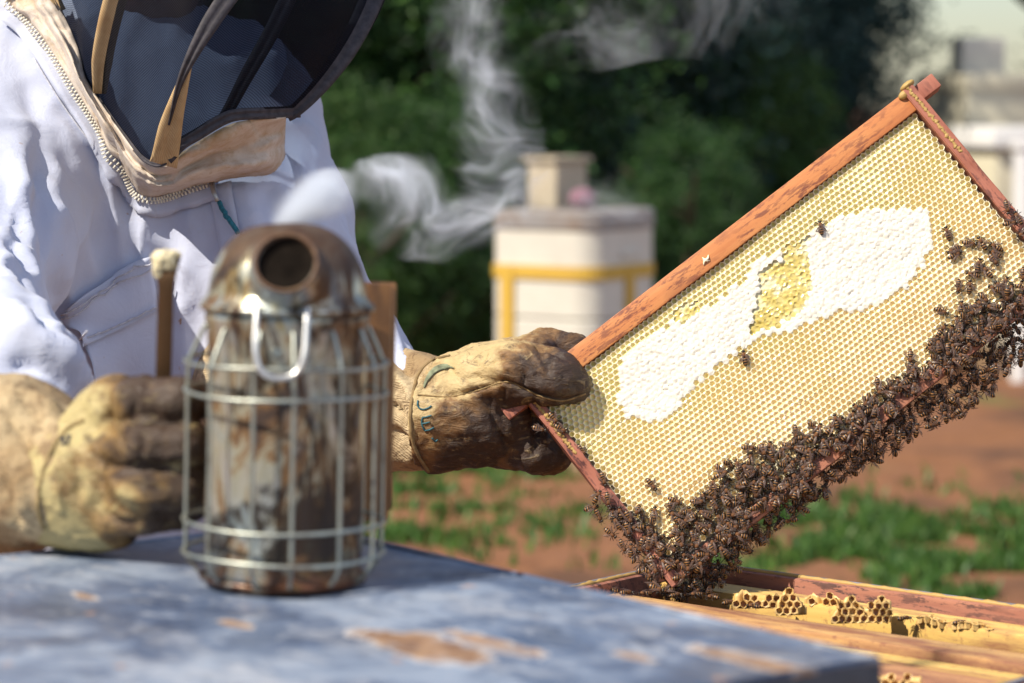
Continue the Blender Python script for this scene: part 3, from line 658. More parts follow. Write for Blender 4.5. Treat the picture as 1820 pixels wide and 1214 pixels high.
for i in range(8):
    b = .052 + PITCH_B * i
    if i == 1: continue                       # the raised frame came out of this gap
    if b > HW - .04: break
    c = hv(0, b, 0); t = thing('framed_comb', (c[0], c[1], ZH - HH + .02), f'pale wooden top bar of the {ORD[k]} frame from the far wall of the open hive', 'hive frame', 'frames in the open hive'); t.rotation_euler = (0, 0, A_ANG + R(.5 * math.sin(i * 3.1)))
    k += 1; zt = ZH - .010 - (ZH - HH + .02) - .005 * (i % 2)
    geo = box(WT - .008 + .004 * (i % 3), HL - WT + .008, -BARW_W / 2, BARW_W / 2, zt - .019, zt, .0025)
    obj('top_bar', geo, BARW[(0, 0, 1, 0, 2, 1, 0, 1)[i]], t, local=True, angle=40)
    for a in (WT + .012, HL - WT - .022): obj('side_bar', box(a, a + .010, -.0175, .0175, .0, zt - .0195, .001), BARW[1], t, local=True, angle=40)
    obj('bottom_bar', box(WT + .022, HL - WT - .022, -.008, .008, .0, .010, .001), BARW[1], t, local=True, angle=40)
    obj('comb', box(WT + .024, HL - WT - .024, -.013, .013, .012, zt - .02, .004), DKCOMB, t, local=True, angle=40)
ZB = ZH - .010

# ================================================================ comb cells
def warp(v):
    """bees build by eye: rows wander a little"""
    v = v.copy(); q = v * 26; v[:, 0] += .0011 * np.array([mnoise.noise(Vector((a, b, 1))) for a, b, _ in q.tolist()]); v[:, 1] += .0011 * np.array([mnoise.noise(Vector((a, b, 9))) for a, b, _ in q.tolist()]); return v
def hexes(s, x0, x1, y0, y1):
    out = []; dx = s * math.sqrt(3); dy = 1.5 * s; r = 0; y = y1 - s * .9
    while y > y0 + s * .8:
        x = x0 + dx * (.5 if r % 2 == 0 else 1.0)
        while x < x1 - dx * .45: out.append((x, y)); x += dx
        y -= dy; r += 1
    return out
def hex_geo(cells, s, wall, depth, zf, ff, jit=.03):
    """open cells: rim, six walls and a floor each; returns geo and a material index per face (0 wax, 1 floor)"""
    V, F, MI = [], [], []; n = 0; rg = random.Random(5); an = [R(30 + 60 * i) for i in range(6)]
    for (x, y) in cells:
        dpt = ff(x, y); w = wall * rg.uniform(.8, 1.25); ins = s * .985 - w
        for rad, dz, in ((s * 1.0, -.0005), (s * .93, .0002), (ins, -.0001), (ins * .97, -dpt)):
            for a in an:
                jx, jy = (0, 0) if rad == s else (s * jit * rg.gauss(0, .5), s * jit * rg.gauss(0, .5))
                px, py = x + rad * math.cos(a) + jx, y + rad * math.sin(a) + jy
                V.append((px, py, zf(px, py) + dz))
        V.append((x + s * rg.gauss(0, .06), y + s * rg.gauss(0, .06), zf(x, y) - dpt - .0009))
        for k in range(3):
            for i in range(6): F.append((n + 6 * k + i, n + 6 * k + (i + 1) % 6, n + 6 * k + 6 + (i + 1) % 6, n + 6 * k + 6 + i)); MI.append(0)
        for i in range(6): F.append((n + 18 + i, n + 18 + (i + 1) % 6, n + 24)); MI.append(1)
        n += 25
    return (warp(np.array(V)), F), MI
def cap_geo(cells, s, zf):
    V, F = [], []; n = 0
    for (x, y) in cells:
        V.append((x, y)); ring = [(x, y)]
        for q, fr in ((1, .38), (2, .75), (3, 1.0)):
            for i in range(12):
                a = R(30 * i); rad = s * (1.0 if i % 2 else .866) * fr; V.append((x + rad * math.cos(a), y + rad * math.sin(a)))
        for i in range(12):
            j = (i + 1) % 12; F.append((n, n + 1 + i, n + 1 + j)); F.append((n + 1 + i, n + 13 + i, n + 13 + j, n + 1 + j)); F.append((n + 13 + i, n + 25 + i, n + 25 + j, n + 13 + j))
        n += 37
    V = np.array([(px, py, zf(px, py, cx, cy)) for (cx, cy), blk in zip(cells, [V[i * 37:(i + 1) * 37] for i in range(len(cells))]) for px, py in blk])
    return warp(V), F
def inpoly(x, y, poly):
    r = False; n = len(poly)
    for i in range(n):
        (x0, y0), (x1, y1) = poly[i], poly[(i + 1) % n]
        if (y0 > y) != (y1 > y) and x < (x1 - x0) * (y - y0) / (y1 - y0) + x0: r = not r
    return r
WAX = m_wax('pale_new_wax', (0.86, 0.77, 0.52), (0.92, 0.86, 0.68), 0.45)
WAXY = m_wax('yellow_burr_wax', (0.56, 0.34, 0.11), (0.70, 0.48, 0.20), 0.45)
BURRF = m_wax('burr_cell_floor', (0.36, 0.17, 0.10), (0.50, 0.27, 0.16), 0.4)
# burr comb broken open on the bars: little walls of cells facing the viewer
def burr(px, py, prof, label, lean=R(-14), yaw=R(8), s=.0037, dz=0):
    """prof: number of cells stacked in each column, left to right"""
    base = Pg(px, py, ZB); cells = []
    dx = s * math.sqrt(3)
    for c, nn in enumerate(prof):
        for r in range(nn):
            if not (r == nn - 1 and random.random() < .25): cells.append(((c + .5 * (r % 2)) * dx - len(prof) * dx / 2, s * .75 + r * 1.5 * s))
    zf = lambda x, y: .0018 * math.sin(x * 160) + .0012 * mnoise.noise(Vector((x * 120, y * 120, px)))
    (v, f), mi = hex_geo(cells, s, .0006, .006, zf, lambda x, y: .0058, .26)
    # ragged torn lip on the upper cells
    top = v[:, 1].max(); v[:, 1] += np.where(v[:, 1] > 0.6 * top, .0016 * np.array([mnoise.noise(Vector((p[0] * 400, p[1] * 400, 1))) for p in v]), 0)
    t = thing('burr_comb', (base[0], base[1], ZB + dz), label, 'burr comb', 'torn comb on the top bars'); t.rotation_euler = (R(90) + lean, 0, yaw)
    obj('cells', (v, f), [WAXY, BURRF], t, local=True, smooth=False, fmat=mi)
    if dz: return
    hw = len(prof) * dx / 2; pts = []
    hts = np.interp(np.linspace(0, len(prof) - 1, 25), range(len(prof)), prof) * 1.5 * s
    for j, fr in enumerate(np.linspace(0, 1, 5)):
        pts.append([(-hw + 2 * hw * i / 24, hts[i] * fr * (1 + .06 * math.sin(i * 2.2)), -.0068 - .002 * (1 - fr) + .0015 * math.sin(i * .9)) for i in range(25)])
    obj('wax_backing', thicken(np.array(pts), np.array([0, 0, -.004])), WAXY, t, local=True)
burr(1537, 1106, [1, 3, 4, 3, 2, 3, 4, 3], 'largest torn burr comb with open brown cells on the bars')
burr(1412, 1092, [2, 4, 3, 1], 'narrow upright torn burr comb left of the largest one')
burr(1348, 1080, [2, 3, 2, 1, 2, 2], 'torn burr comb nearest the cluster of bees on the bars', yaw=R(2))
burr(1462, 1076, [1, 2, 1, 2, 1], 'small pale burr comb lying behind the two torn ones', yaw=R(-6))
burr(1700, 1113, [1, 2, 1, 2, 1, 2, 1, 1, 2, 1, 1], 'low line of pale wax cells on the bar at the picture edge', lean=R(-89), yaw=R(-36), dz=.0030)
burr(1590, 1222, [2, 2, 2, 1, 2, 2], 'low wax scraps on the bar below the corner of the lid', lean=R(-30), yaw=R(-12))
# ================================================================ the raised frame
_o, _x, _b = P(920, 697, 2.42), P(1620, 158, 2.45), P(1178, 1060, 2.385)
FX = nz(_x - _o); _y = _o - _b; FY = nz(_y - FX * (_y @ FX)); FZ = np.cross(FX, FY)
FM = frame_m(_o, FX, FY, FZ); FLEN = float(np.linalg.norm(_x - _o)); FH = float(_y @ FY)
def fl(px, py, h=0.0):
    """local frame coordinates of a photographed point lying h above the frame's middle plane"""
    dr = P(px, py, 1) - C0; o = _o + FZ * h; t = ((o - C0) @ FZ) / (dr @ FZ); q = C0 + dr * t - _o
    return float(q @ FX), float(q @ FY)
frame = bpy.data.objects.new('framed_honeycomb', None); COL.objects.link(frame); frame.matrix_world = Matrix(FM.tolist()); frame.empty_display_size = .05
tag(frame, 'red framed honeycomb lifted by the gloved hand, crawling with bees', 'hive frame')
ORW = m_paintwood('orange_frame_wood', (0.46, 0.145, 0.045), (0.60, 0.25, 0.085), (0.15, 0.04, 0.028), 0, .85, .55)
ORW2 = m_paintwood('red_side_bar_wood', (0.30, 0.095, 0.06), (0.44, 0.17, 0.11), (0.075, 0.024, 0.024), 1, 1.0, .6)
TB = .0195; ZF = .0125
obj('top_bar', box(.0, FLEN, -TB, 0, -ZF, ZF, .0012), ORW, frame, local=True, angle=40)
obj('lug', merge(box(-.022, -.0005, -.0165, -.002, -ZF + .001, ZF - .002, .0015)), ORW2, frame, local=True, angle=40)
obj('lug', merge(box(FLEN + .0005, FLEN + .021, -.0155, -.001, -ZF + .001, ZF - .002, .0015)), ORW2, frame, local=True, angle=40)
def taper_bar(x0, x1):
    v, f = box(x0, x1, -FH, .0015, -1, 1, 0); bm = bmesh.new(); [bm.verts.new(p) for p in v]; bm.verts.ensure_lookup_table(); [bm.faces.new([bm.verts[i] for i in q]) for q in f]
    bmesh.ops.subdivide_edges(bm, edges=[e for e in bm.edges if abs(e.verts[0].co.y - e.verts[1].co.y) > .1], cuts=24)
    for q in bm.verts:
        z = .0165 if q.co.y > -.085 else (.0165 - .003 * min(1, (-.085 - q.co.y) / .006)); q.co.z *= z + .0004 * mnoise.noise(q.co * 60); q.co.x += .0005 * mnoise.noise(q.co * 45)
    bmesh.ops.bevel(bm, geom=[e for e in bm.edges if e.is_manifold and e.calc_face_angle(0) > 1], offset=.001, segments=2, affect='EDGES')
    g = (np.array([q.co[:] for q in bm.verts]), [tuple(q.index for q in f.verts) for f in bm.faces]); bm.free(); return g
sbw = .0115
sl_ = obj('side_bar', taper_bar(.0005, sbw), ORW2, frame, local=True, angle=40); sr_ = obj('side_bar', taper_bar(FLEN - sbw, FLEN - .0005), ORW2, frame, local=True, angle=40)
obj('bottom_bar', box(sbw + .0003, FLEN - sbw - .0003, -FH + .0005, -FH + .0135, -.0105, .0105, .0012), m_paintwood('dull_bottom_bar_wood', (0.34, 0.12, 0.07), (0.46, 0.20, 0.12), (0.10, 0.03, 0.025), 0, 1.0, .6), frame, local=True, angle=40)
# propolis smeared down the side bars
def smear(x, y0, y1, z, w, seed):
    n = 90; p = [(x + .0022 * mnoise.noise(Vector((j * .3, seed, 0))), y0 + (y1 - y0) * j / n, z) for j in range(n + 1)]
    r = [max(.0004, w * (.55 + .9 * mnoise.noise(Vector((j * .7, seed, 4))))) for j in range(n + 1)]; g, f = tube(p, r, 7); g[:, 2] = z + (g[:, 2] - z) * .3; g = g + np.array([[.0007, .0011, .0004]]) * np.stack([fbm(g, 600, 2, seed), fbm(g, 500, 2, seed + 3), fbm(g, 700, 2, seed + 5)], 1); return g, f
obj('propolis', smear(.006, .001, -.078, .0166, .0028, 1), PROP, frame, local=True)
obj('propolis', smear(FLEN - .006, .002, -.075, .0166, .0026, 2), PROP, frame, local=True)
obj('propolis', merge(ellipsoid((FLEN - .004, .003, .012), (.008, .0035, .006), 10, 7), ellipsoid((FLEN - .012, -.002, .0135), (.006, .004, .003), 10, 7)), PROP, frame, local=True)
wx = [fl(1255, 462, .0127), fl(1820 - 150, 415, .0127)]
obj('wax_scrap', merge(*[tube(catmull([(wx[0][0] + l * math.cos(a), wx[0][1] + l * math.sin(a), .0131), (wx[0][0] + .0015 * math.sin(a * 3), wx[0][1], .0138), (wx[0][0] + l * .7 * math.cos(a + b), wx[0][1] + l * .6 * math.sin(a + b), .0132)], 4), [.0003, .0005, .0008, .001, .0012, .001, .0008, .0004, .0003], 6) for a, b, l in ((0.5, 2.0, .005), (1.9, 2.8, .004), (3.6, 1.7, .0055))]), WAX, frame, local=True)

CELL = .00312; CX0, CX1, CY0, CY1 = sbw + .0004, FLEN - sbw - .0004, -FH + .0135, -TB - .0003
CAPP = [fl(*p, .0085) for p in [(1100, 655), (1108, 632), (1150, 605), (1200, 570), (1262, 545), (1330, 490), (1342, 462), (1385, 448), (1440, 412), (1480, 398), (1520, 383), (1560, 368), (1600, 374), (1645, 368), (1655, 400), (1660, 440), (1638, 478), (1600, 518), (1545, 545), (1490, 555), (1440, 575), (1390, 592), (1340, 604), (1318, 622), (1288, 640), (1252, 668), (1222, 700), (1195, 738), (1150, 750), (1118, 742), (1100, 705)]]
HONP = [fl(*p, .0085) for p in [(1333, 592), (1345, 530), (1350, 482), (1372, 470), (1392, 452), (1400, 438), (1433, 418), (1440, 480), (1441, 530), (1428, 548), (1385, 582)]]
HON2 = [fl(*p, .0085) for p in [(1195, 572), (1205, 552), (1236, 532), (1240, 552), (1226, 572)]]
cells = hexes(CELL, CX0, CX1, CY0, CY1); open_c, cap_c, hon_c = [], [], []
for (x, y) in cells:
    jx, jy = x + .0038 * mnoise.noise(Vector((x * 170, y * 170, 0))), y + .0038 * mnoise.noise(Vector((x * 170, y * 170, 7)))
    if inpoly(jx, jy, HONP) or inpoly(jx, jy, HON2): hon_c.append((x, y))
    elif inpoly(jx, jy, CAPP): cap_c.append((x, y))
    else: open_c.append((x, y))
zc = lambda x, y: .0082 + .0012 * mnoise.noise(Vector((x * 22, y * 22, 3))) + .0004 * mnoise.noise(Vector((x * 240, y * 240, 1)))
def fdep(x, y):
    k = mnoise.noise(Vector((x * 16, y * 16, 8))); edge = min(x - CX0, CX1 - x, y - CY0, CY1 - y)
    return (.0040 if edge < .007 else max(.0008, .0015 + .0013 * k)) + .0006 * random.random() ** 2
NECT = m_nectar()
geo, mi = hex_geo(open_c, CELL, .00055, .006, zc, fdep)
comb = obj('comb', geo, [WAX, NECT], frame, local=True, smooth=False, fmat=mi); comb['kind'] = 'stuff'; comb['label'] = 'open hexagonal cells of pale wax filled with nectar'
def zcap(px, py, cx, cy):
    r = min(1, math.hypot(px - cx, py - cy) / (CELL * .9))
    return zc(px, py) + .0005 + .0004 * (1 - r * r) + .0007 * mnoise.noise(Vector((px * 130, py * 130, 12))) + .0006 * mnoise.noise(Vector((px * 400, py * 400, 2))) + .0004 * mnoise.noise(Vector((px * 900, py * 900, 5)))
CAPM = m_wax('white_cappings', (0.66, 0.62, 0.53), (0.75, 0.72, 0.65), 0.6, 300)
v, f = cap_geo(cap_c, CELL, zcap)
capo = obj('wax_capping', (v, f), CAPM, comb, local=True); capo['kind'] = 'stuff'; capo['label'] = 'white bumpy wax cappings over the ripe honey'
def zhon(px, py, cx, cy):
    r = min(1, math.hypot(px - cx, py - cy) / CELL)
    return zc(px, py) - .0012 + .0009 * r ** 4 * (mnoise.noise(Vector((px * 150, py * 150, 3))) > 0) + .0011 * mnoise.noise(Vector((px * 330, py * 330, 9)))
t = NT('torn_honey'); hb_ = t.bsdf(t.ramp(t.noise(60, 4, .6), [(.35, (.52, .40, .10)), (.52, (.62, .50, .17)), (.60, (.75, .68, .42))]), .08, t.bump(t.noise(420, 3), .4, .0008), Specular_IOR_Level=.8, Subsurface_Weight=.0)
v, f = cap_geo(hon_c, CELL, zhon); ho = obj('torn_honey_patch', (v, f), t.m, comb, local=True); ho['kind'] = 'stuff'; ho['label'] = 'wet yellow honey where the white cappings are torn away'
obj('comb_midrib', box(CX0, CX1, CY0, CY1, -.009, -.0015), WAX, comb, local=True, smooth=False)
# the taut foundation wires show as thin dashed dark lines on the cells
DKW = m_simple('wire_dark', (.07, .05, .04), .5)
for (a, b) in (((1180, 905), (1700, 505)),  ((1600, 520), (1800, 372)), ((1040, 800), (1330, 575))):
    p, q = np.array(fl(*a, .0085)), np.array(fl(*b, .0085)); gs = []; n = int(np.linalg.norm(q - p) / .0054)
    for i in range(n):
        if random.random() < .55:
            s0, s1 = p + (q - p) * (i + .1) / n, p + (q - p) * (i + .75) / n
            gs.append(tube([(s0[0], s0[1], zc(*s0) + .0002), (s1[0], s1[1], zc(*s1) + .0002)], .00022, 5))
    if gs: obj('support_wire', merge(*gs), DKW, comb, local=True)
# ================================================================ bees
BEE_AB, BEE_WING = m_bee_abdomen(), m_bee_wing()
BEE_TH = m_stained('bee_thorax_fur', (0.17, 0.07, 0.024), (0.03, 0.014, 0.008), (0.10, 0.04, 0.015), 400, fleck=.6, rough=.9, bumpd=.0006)
BEE_BK = m_simple('bee_dark_shell', (0.022, 0.012, 0.008), .4, .4, 500)
def bee_geo(pose):
    """one continuous insect along +X (head), back towards +Z, feet at z=0; metres"""
    rg = random.Random(pose); gs, mi = [], []
    def add(g, m): gs.append(g); mi.extend([m] * len(g[1]))
    # abdomen: segmented, tapering to a point
    prof = [(0.0, .0006), (.0006, .0014), (.0012, .0019), (.0018, .00205), (.0024, .0022), (.0030, .00215), (.0036, .00225), (.0042, .0021), (.0048, .00212), (.0054, .0018), (.0060, .0017), (.0066, .0012), (.0071, .0008), (.0075, .0001)]
    seg = 10; V = []
    for x, r in prof:
        for k in range(seg):
            a = 2 * math.pi * k / seg; V.append((-.0018 - x, r * math.cos(a), .0027 + r * .92 * math.sin(a) - .09 * x * (1 if pose % 2 else .4)))
    F = [(i * seg + k, i * seg + (k + 1) % seg, (i + 1) * seg + (k + 1) % seg, (i + 1) * seg + k) for i in range(len(prof) - 1) for k in range(seg)]
    add((np.array(V), F), 0)
    add(ellipsoid((0, 0, .0030), (.0023, .0019, .0018), 10, 7), 1)
    add(ellipsoid((.0030, 0, .0027), (.0011, .0017, .0013), 10, 6), 2)
    for s in (-1, 1):
        add(ellipsoid((.0032, .0013 * s, .0029), (.0007, .0005, .0009), 8, 5), 2)
        add(tube([(.0038, .0005 * s, .0031), (.0050, .0012 * s, .0036), (.0064, .0019 * s, .0028)], .00016, 4), 2)
        for bx, fx, sp in ((.0012, .0034, .0036), (.0001, .0004, .0050), (-.0012, -.0048, .0046)):
            j = rg.uniform(-.0006, .0006)
            add(tube([(bx, .0012 * s, .0022), (bx + (fx - bx) * .45 + j, sp * .68 * s, .0030), (fx + j, sp * s, .0008), (fx + (fx - bx) * .15 + j, (sp + .0007) * s, .0001)], [.00035, .00033, .00028, .00018], 5), 2)
    g = merge(*gs); return g, mi
BEE_M = []
for pose in range(4):
    g, mi = bee_geo(pose); BEE_M.append((mesh('bee_body', g, [BEE_AB, BEE_TH, BEE_BK], fmat=mi), g, mi))
def wing_mesh(splay):
    out = []
    for s in (-1, 1):
        gs = []
        for L, W, x0, a, z in ((.0086, .0026, .0006, splay, .0047), (.0060, .0019, -.0006, splay + .16, .0044)):
            rows = []
            ca, sa = math.cos(a), math.sin(a) * s
            for r in range(9):
                u = r / 8; w = max(.00012, W * .5 * math.sin(math.pi * (.06 + .9 * u) ** .8)); row = []
                for e in (-1, 0, 1): lx, ly = -u * L, e * w; row.append((x0 + lx * ca - ly * sa * -1, .0009 * s - lx * sa + ly * ca, z + .0007 * math.sin(u * 2.4) - .00025 * abs(e) + .0001 * r * 0))
                rows.append(row)
            gs.append(thicken(np.array(rows), np.array([0, 0, -.00007])))
        out.append((mesh('bee_wing', merge(*gs), BEE_WING), merge(*gs)))
    return out
WINGS = [wing_mesh(.20), wing_mesh(.36), wing_mesh(.56)]
BEE_GROUP = 'worker bees on the raised frame'
def bee_matrix(o, heading, up, s):
    up = nz(up); h = nz(np.asarray(heading) - up * (np.asarray(heading) @ up)); return frame_m(o, h * s, np.cross(up, h) * s, up * s)
def add_bee(M, label, group=BEE_GROUP, i=0):
    b = put('honey_bee', BEE_M[i % 4][0], None, Matrix(M.tolist())); tag(b, label, 'bee', group)
    w = WINGS[i % 3]
    for s in (0, 1): put('wing', w[s][0], b)
    return b
def on_frame(px, py, deg, h, tilt=(0, 0), s=1.0):
    x, y = fl(px, py, h); o = _o + FX * x + FY * y + FZ * h
    s *= 1.06; a = R(deg); hd = RT * math.cos(a) + UP * math.sin(a); up = FZ + FX * tilt[0] + FY * tilt[1]; return bee_matrix(o, hd, up, s)
HCB = .0086
def facing(dg):
    return ('right', 'upper right', 'up', 'upper left', 'left', 'lower left', 'down', 'lower right')[int(((dg % 360) + 22.5) // 45) % 8]
SINGLE = [(1458, 401, 98, 'lone bee at the upper edge of the white cappings'), (1322, 632, 100, 'lone bee below the torn honey patch on the comb'), (1161, 866, -52, 'lone bee on bare comb above the lower corner cluster'),
          (1682, 411, 105, 'bee just beyond the right end of the white cappings'), (1560, 690, -85, 'bee standing alone head down above the middle of the bottom bar'),
          (1617, 641, -95, 'upper bee of the short bee line above the bottom bar'), (1614, 662, 250, 'lower bee of the short bee line above the bottom bar'), (1335, 797, 0, 'bee walking sideways at the top of the middle cluster'), (1367, 793, 78, 'bee climbing upward at the top of the middle cluster'), (1414, 774, -88, 'bee head down left of the bottom bar cluster edge'),
          (1249, 883, 68, 'bee climbing at the inner edge of the corner cluster'), (1205, 893, -25, 'bee turning sideways above the corner cluster'), (1164, 909, 85, 'bee pointing up from the corner cluster'), (1191, 908, -90, 'bee head down beside the turning bee in the corner'),
          (988, 748, -50, 'bee beside the thumb on the left side bar'), (963, 764, -15, 'bee on the outer edge of the left side bar below the lug'), (1002, 765, -30, 'bee with striped back just below the thumb on the comb edge'), (1036, 806, -60, 'bee halfway down the left side bar'), (1653, 620, 165, 'leftmost bee of the loose group by the bottom bar')]
i = 0
for px, py, dg, lab in SINGLE:
    hh = HCB if px > 1010 else .0172
    if px in (963,): hh = .0165
    add_bee(on_frame(px, py, dg, hh, (random.gauss(0, .05), random.gauss(0, .05)), random.uniform(.96, 1.06)), lab, i=i); i += 1
LOOSE = [(1728, 434, -8), (1743, 429, 120), (1690, 447, 205), (1701, 452, 28), (1766, 437, 150), (1765, 449, 148), (1739, 468, 75), (1750, 481, 130), (1769, 467, -55), (1724, 488, 165), (1723, 506, 85), (1702, 515, -95), (1708, 543, 85), (1763, 513, 150), (1773, 507, 140), (1678, 555, -22), (1675, 584, 52), (1665, 604, 35), (1673, 630, 80), (1690, 600, 135), (1700, 570, 100), (1722, 560, 85), (1740, 540, 120), (1786, 500, 60), (1716, 590, 130), (1735, 585, 80)]
for px, py, dg in LOOSE: add_bee(on_frame(px, py, dg, HCB, (random.gauss(0, .08), random.gauss(0, .08)), random.uniform(.94, 1.06)), f'loose bee heading {facing(dg)} at the {"top" if py < 475 else "middle" if py < 530 else "foot"} of the scatter above the bar end', i=i); i += 1
for px, py, dg in ((1790, 374, -80), (1800, 397, 10), (1814, 418, 200), (1806, 384, 120)): add_bee(on_frame(px, py, dg, .0172, s=1.0), 'bee on the upper right side bar at the picture edge', i=i); i += 1
for px, py, dg, hh in ((1075, 856, -70, .012), (1064, 879, 60, .017), (1056, 902, 15, .010), (1069, 919, -60, .009), (1090, 950, -35, .009), (1111, 975, -65, .009), (1082, 893, -80, .0165), (1104, 907, 95, .013), (1096, 925, 120, .0165), (1118, 945, -75, .0165)): add_bee(on_frame(px, py, dg, hh, (random.gauss(-.3, .2), 0), 1.0), f'bee heading {facing(dg)} on the left side bar, {"upper" if py < 900 else "lower"} part of its bee line', i=i); i += 1
# the dense cluster along the bottom bar
CLU = [(1085, 905), (1110, 895), (1165, 918), (1215, 905), (1245, 885), (1282, 835), (1330, 808), (1400, 795), (1450, 752), (1505, 735), (1560, 700), (1600, 672), (1650, 650), (1668, 605), (1690, 580), (1725, 545), (1760, 530), (1800, 500), (1830, 480), (1830, 622), (1775, 665), (1735, 715), (1690, 742), (1640, 762), (1600, 790), (1545, 822), (1500, 850), (1440, 888), (1400, 925), (1345, 962), (1310, 1003), (1265, 1040), (1230, 1058), (1180, 1062), (1160, 1035), (1130, 990), (1100, 945)]
pts = []; tries = 0
while tries < 12000 and len(pts) < 640:
    tries += 1; x, y = random.uniform(1080, 1830), random.uniform(480, 1065)
    if inpoly(x, y, CLU):
        lay = random.choice((0, 0, 1)); mind = 14.0
        if all((x - a) ** 2 + (y - b) ** 2 > mind ** 2 for a, b, l in pts if l == lay): pts.append((x, y, lay))
# show the wood of the bar here and there
BARE = [(1462, 822, 22), (1485, 805, 20), (1510, 785, 12), (1575, 735, 14), (1600, 712, 18), (1640, 685, 18), (1665, 668, 16), (1730, 622, 18), (1186, 1022, 20), (1160, 985, 12), (1140, 950, 9), (1255, 965, 12), (1390, 880, 10)]
pts = [p for p in pts if all(math.hypot(p[0] - a, p[1] - b) > r * .68 for a, b, r in BARE)]
def region(px): return ('lower corner' if px < 1290 else 'left middle' if px < 1420 else 'middle' if px < 1560 else 'right middle' if px < 1700 else 'right end')
edge_bar = lambda px, py: fl(px, py, .012)[1]
cl = []
for (x, y, lay) in pts:
    ly = edge_bar(x, y); over = ly < -FH + .001
    if ly > -FH + .030 and random.random() < (.62 if x > 1560 else .18): continue      # thins out up the comb
    h = (.0075 if not over else -.004) + lay * .0052 + random.uniform(-.001, .0015) + (.004 if -FH + .013 > ly > -FH else 0)
    dg = random.uniform(0, 360) if random.random() < .45 else random.choice((95, 75, 120, -70, 60)) + random.gauss(0, 25)
    M = on_frame(x, y, dg, h, (random.gauss(0, .22), random.gauss(-.5 if over else -.05, .25)), random.uniform(.92, 1.08)); side = 'hanging below' if over else 'on' if ly < -FH + .014 else 'just above' if ly < -FH + .034 else 'well above'; cl.append((lay + random.random() * .5, f'clustered bee {side} the {region(x)} of the bottom bar, heading {facing(dg)}', M))
cl.sort(key=lambda q: -q[0]); left = max(0, 285 - i)
for j, (_, x, M) in enumerate(cl[:left]): add_bee(M, x, i=j)
gs, mi = [], []
for j, (_, x, M) in enumerate(cl[left:]):
    _, g, m = BEE_M[j % 4]; gs.append(xf(g, M)); mi += list(m)
    for s in (0, 1): wg = WINGS[j % 3][s][1]; gs.append(xf(wg, M)); mi += [3] * len(wg[1])
if gs: tag(obj('bee_cluster', merge(*gs), [BEE_AB, BEE_TH, BEE_BK, BEE_WING], fmat=mi), 'inner bees of the packed cluster under the outer ones on the bottom bar', 'bees', kind='stuff')
# bees on the bars of the open hive
def on_bar(px, py, deg, label, dz=.0):
    o = Pg(px, py, ZB + dz); a = R(deg); add_bee(bee_matrix(o, (math.cos(a), math.sin(a), 0), (0, 0, 1), 1.0), label, 'bees on the top bars of the open hive', i=int(px))
for px, py, dg, lab in ((1083, 1054, 170, 'bee at the left end of the bars nearest the blue lid'), (1118, 1058, 10, 'middle bee of the three on the bars left of the cluster'), (1142, 1060, 190, 'bee on the bars touching the foot of the raised frame'), (1205, 1062, 30, 'bee on the bars right under the frame corner'), (1232, 1062, 200, 'bee walking off the frame corner onto the bars'), (1262, 1066, 150, 'bee in the dark gap between the bars beside the frame corner'),
                        (1300, 1076, 20, 'bee at the left foot of the burr comb'), (1335, 1082, 160, 'pale winged bee in front of the burr comb'), (1606, 1058, 30, 'bee on the far hive wall above the burr comb'), (1612, 1104, 20, 'dark bee at the right foot of the largest burr comb'), (1712, 1112, 5, 'bee walking alone on the bar beside the low wax line'), (1370, 1034, 0, 'tiny bee on the far top bar behind the burr comb'), (1175, 1058, 95, 'bee on the bars left of the frame corner foot')): on_bar(px, py, dg, lab)
# ================================================================ the smoker
SB = Pg(503, 1037, ZL); SB[2] = ZL + .0015; K = .0003583
TIN = m_rust_tin(); SOOTY = m_rust_tin(.1755 + .014); RUSTM = m_stained('spout_rust', (0.12, 0.055, 0.025), (0.022, 0.012, 0.008), (0.22, 0.13, 0.06), 40, (0.48, 0.68), .8, .6); WIRE = m_metal('cage_wire', (0.42, 0.44, 0.39), .33, .6); SOOT = m_simple('soot', (0.012, 0.009, 0.007), .95, .5, 90, Specular_IOR_Level=.05)
smk = thing('bee_smoker', tuple(SB), 'rusty tin bee smoker with wire cage standing on the blue grey lid', 'smoker'); smk.rotation_euler = (0, R(1.4), 0)
RB = .0505; ZR = .1755
def roughen(geo, amp, sc, seed=0):
    v, f = geo; N = vnormals(v, f); return v + N * (amp * fbm(v, sc, 2, seed))[:, None], f
body = [(RB * .97, 0), (RB + .0012, .0015), (RB + .0016, .006), (RB + .0002, .009)] + [(RB, z) for z in np.linspace(.012, ZR - .012, 18)] + [(RB + .0004, ZR - .010), (RB + .0018, ZR - .006), (RB + .0018, ZR - .001), (RB - .002, ZR)]
obj('fire_chamber', roughen(lathe(body, 72), .0011, 22, 1), TIN, smk, local=True)
obj('base_bead', tube([(math.cos(a) * (RB + .0012), math.sin(a) * (RB + .0012), .004) for a in np.linspace(0, 2 * math.pi, 64, endpoint=False)], .0024, 8, closed=True), TIN, smk, local=True)
dome = [(RB + .0032, ZR + .0005), (RB + .0036, ZR + .003), (RB + .0026, ZR + .0065), (RB + .0006, ZR + .008)]
for a in np.linspace(0, 90, 16)[1:]: dome.append(((RB - .0005) * math.cos(R(a)) ** .74 + 1e-4, ZR + .008 + .0475 * math.sin(R(a))))
dm = obj('dome_lid', roughen(lathe(dome, 72), .0012, 25, 4), SOOTY, smk, local=True)
obj('lid_band', tube([(math.cos(a) * (RB + .0028), math.sin(a) * (RB + .0028), ZR + .002) for a in np.linspace(0, 2 * math.pi, 64, endpoint=False)], .0028, 8, closed=True), TIN, dm, local=True)
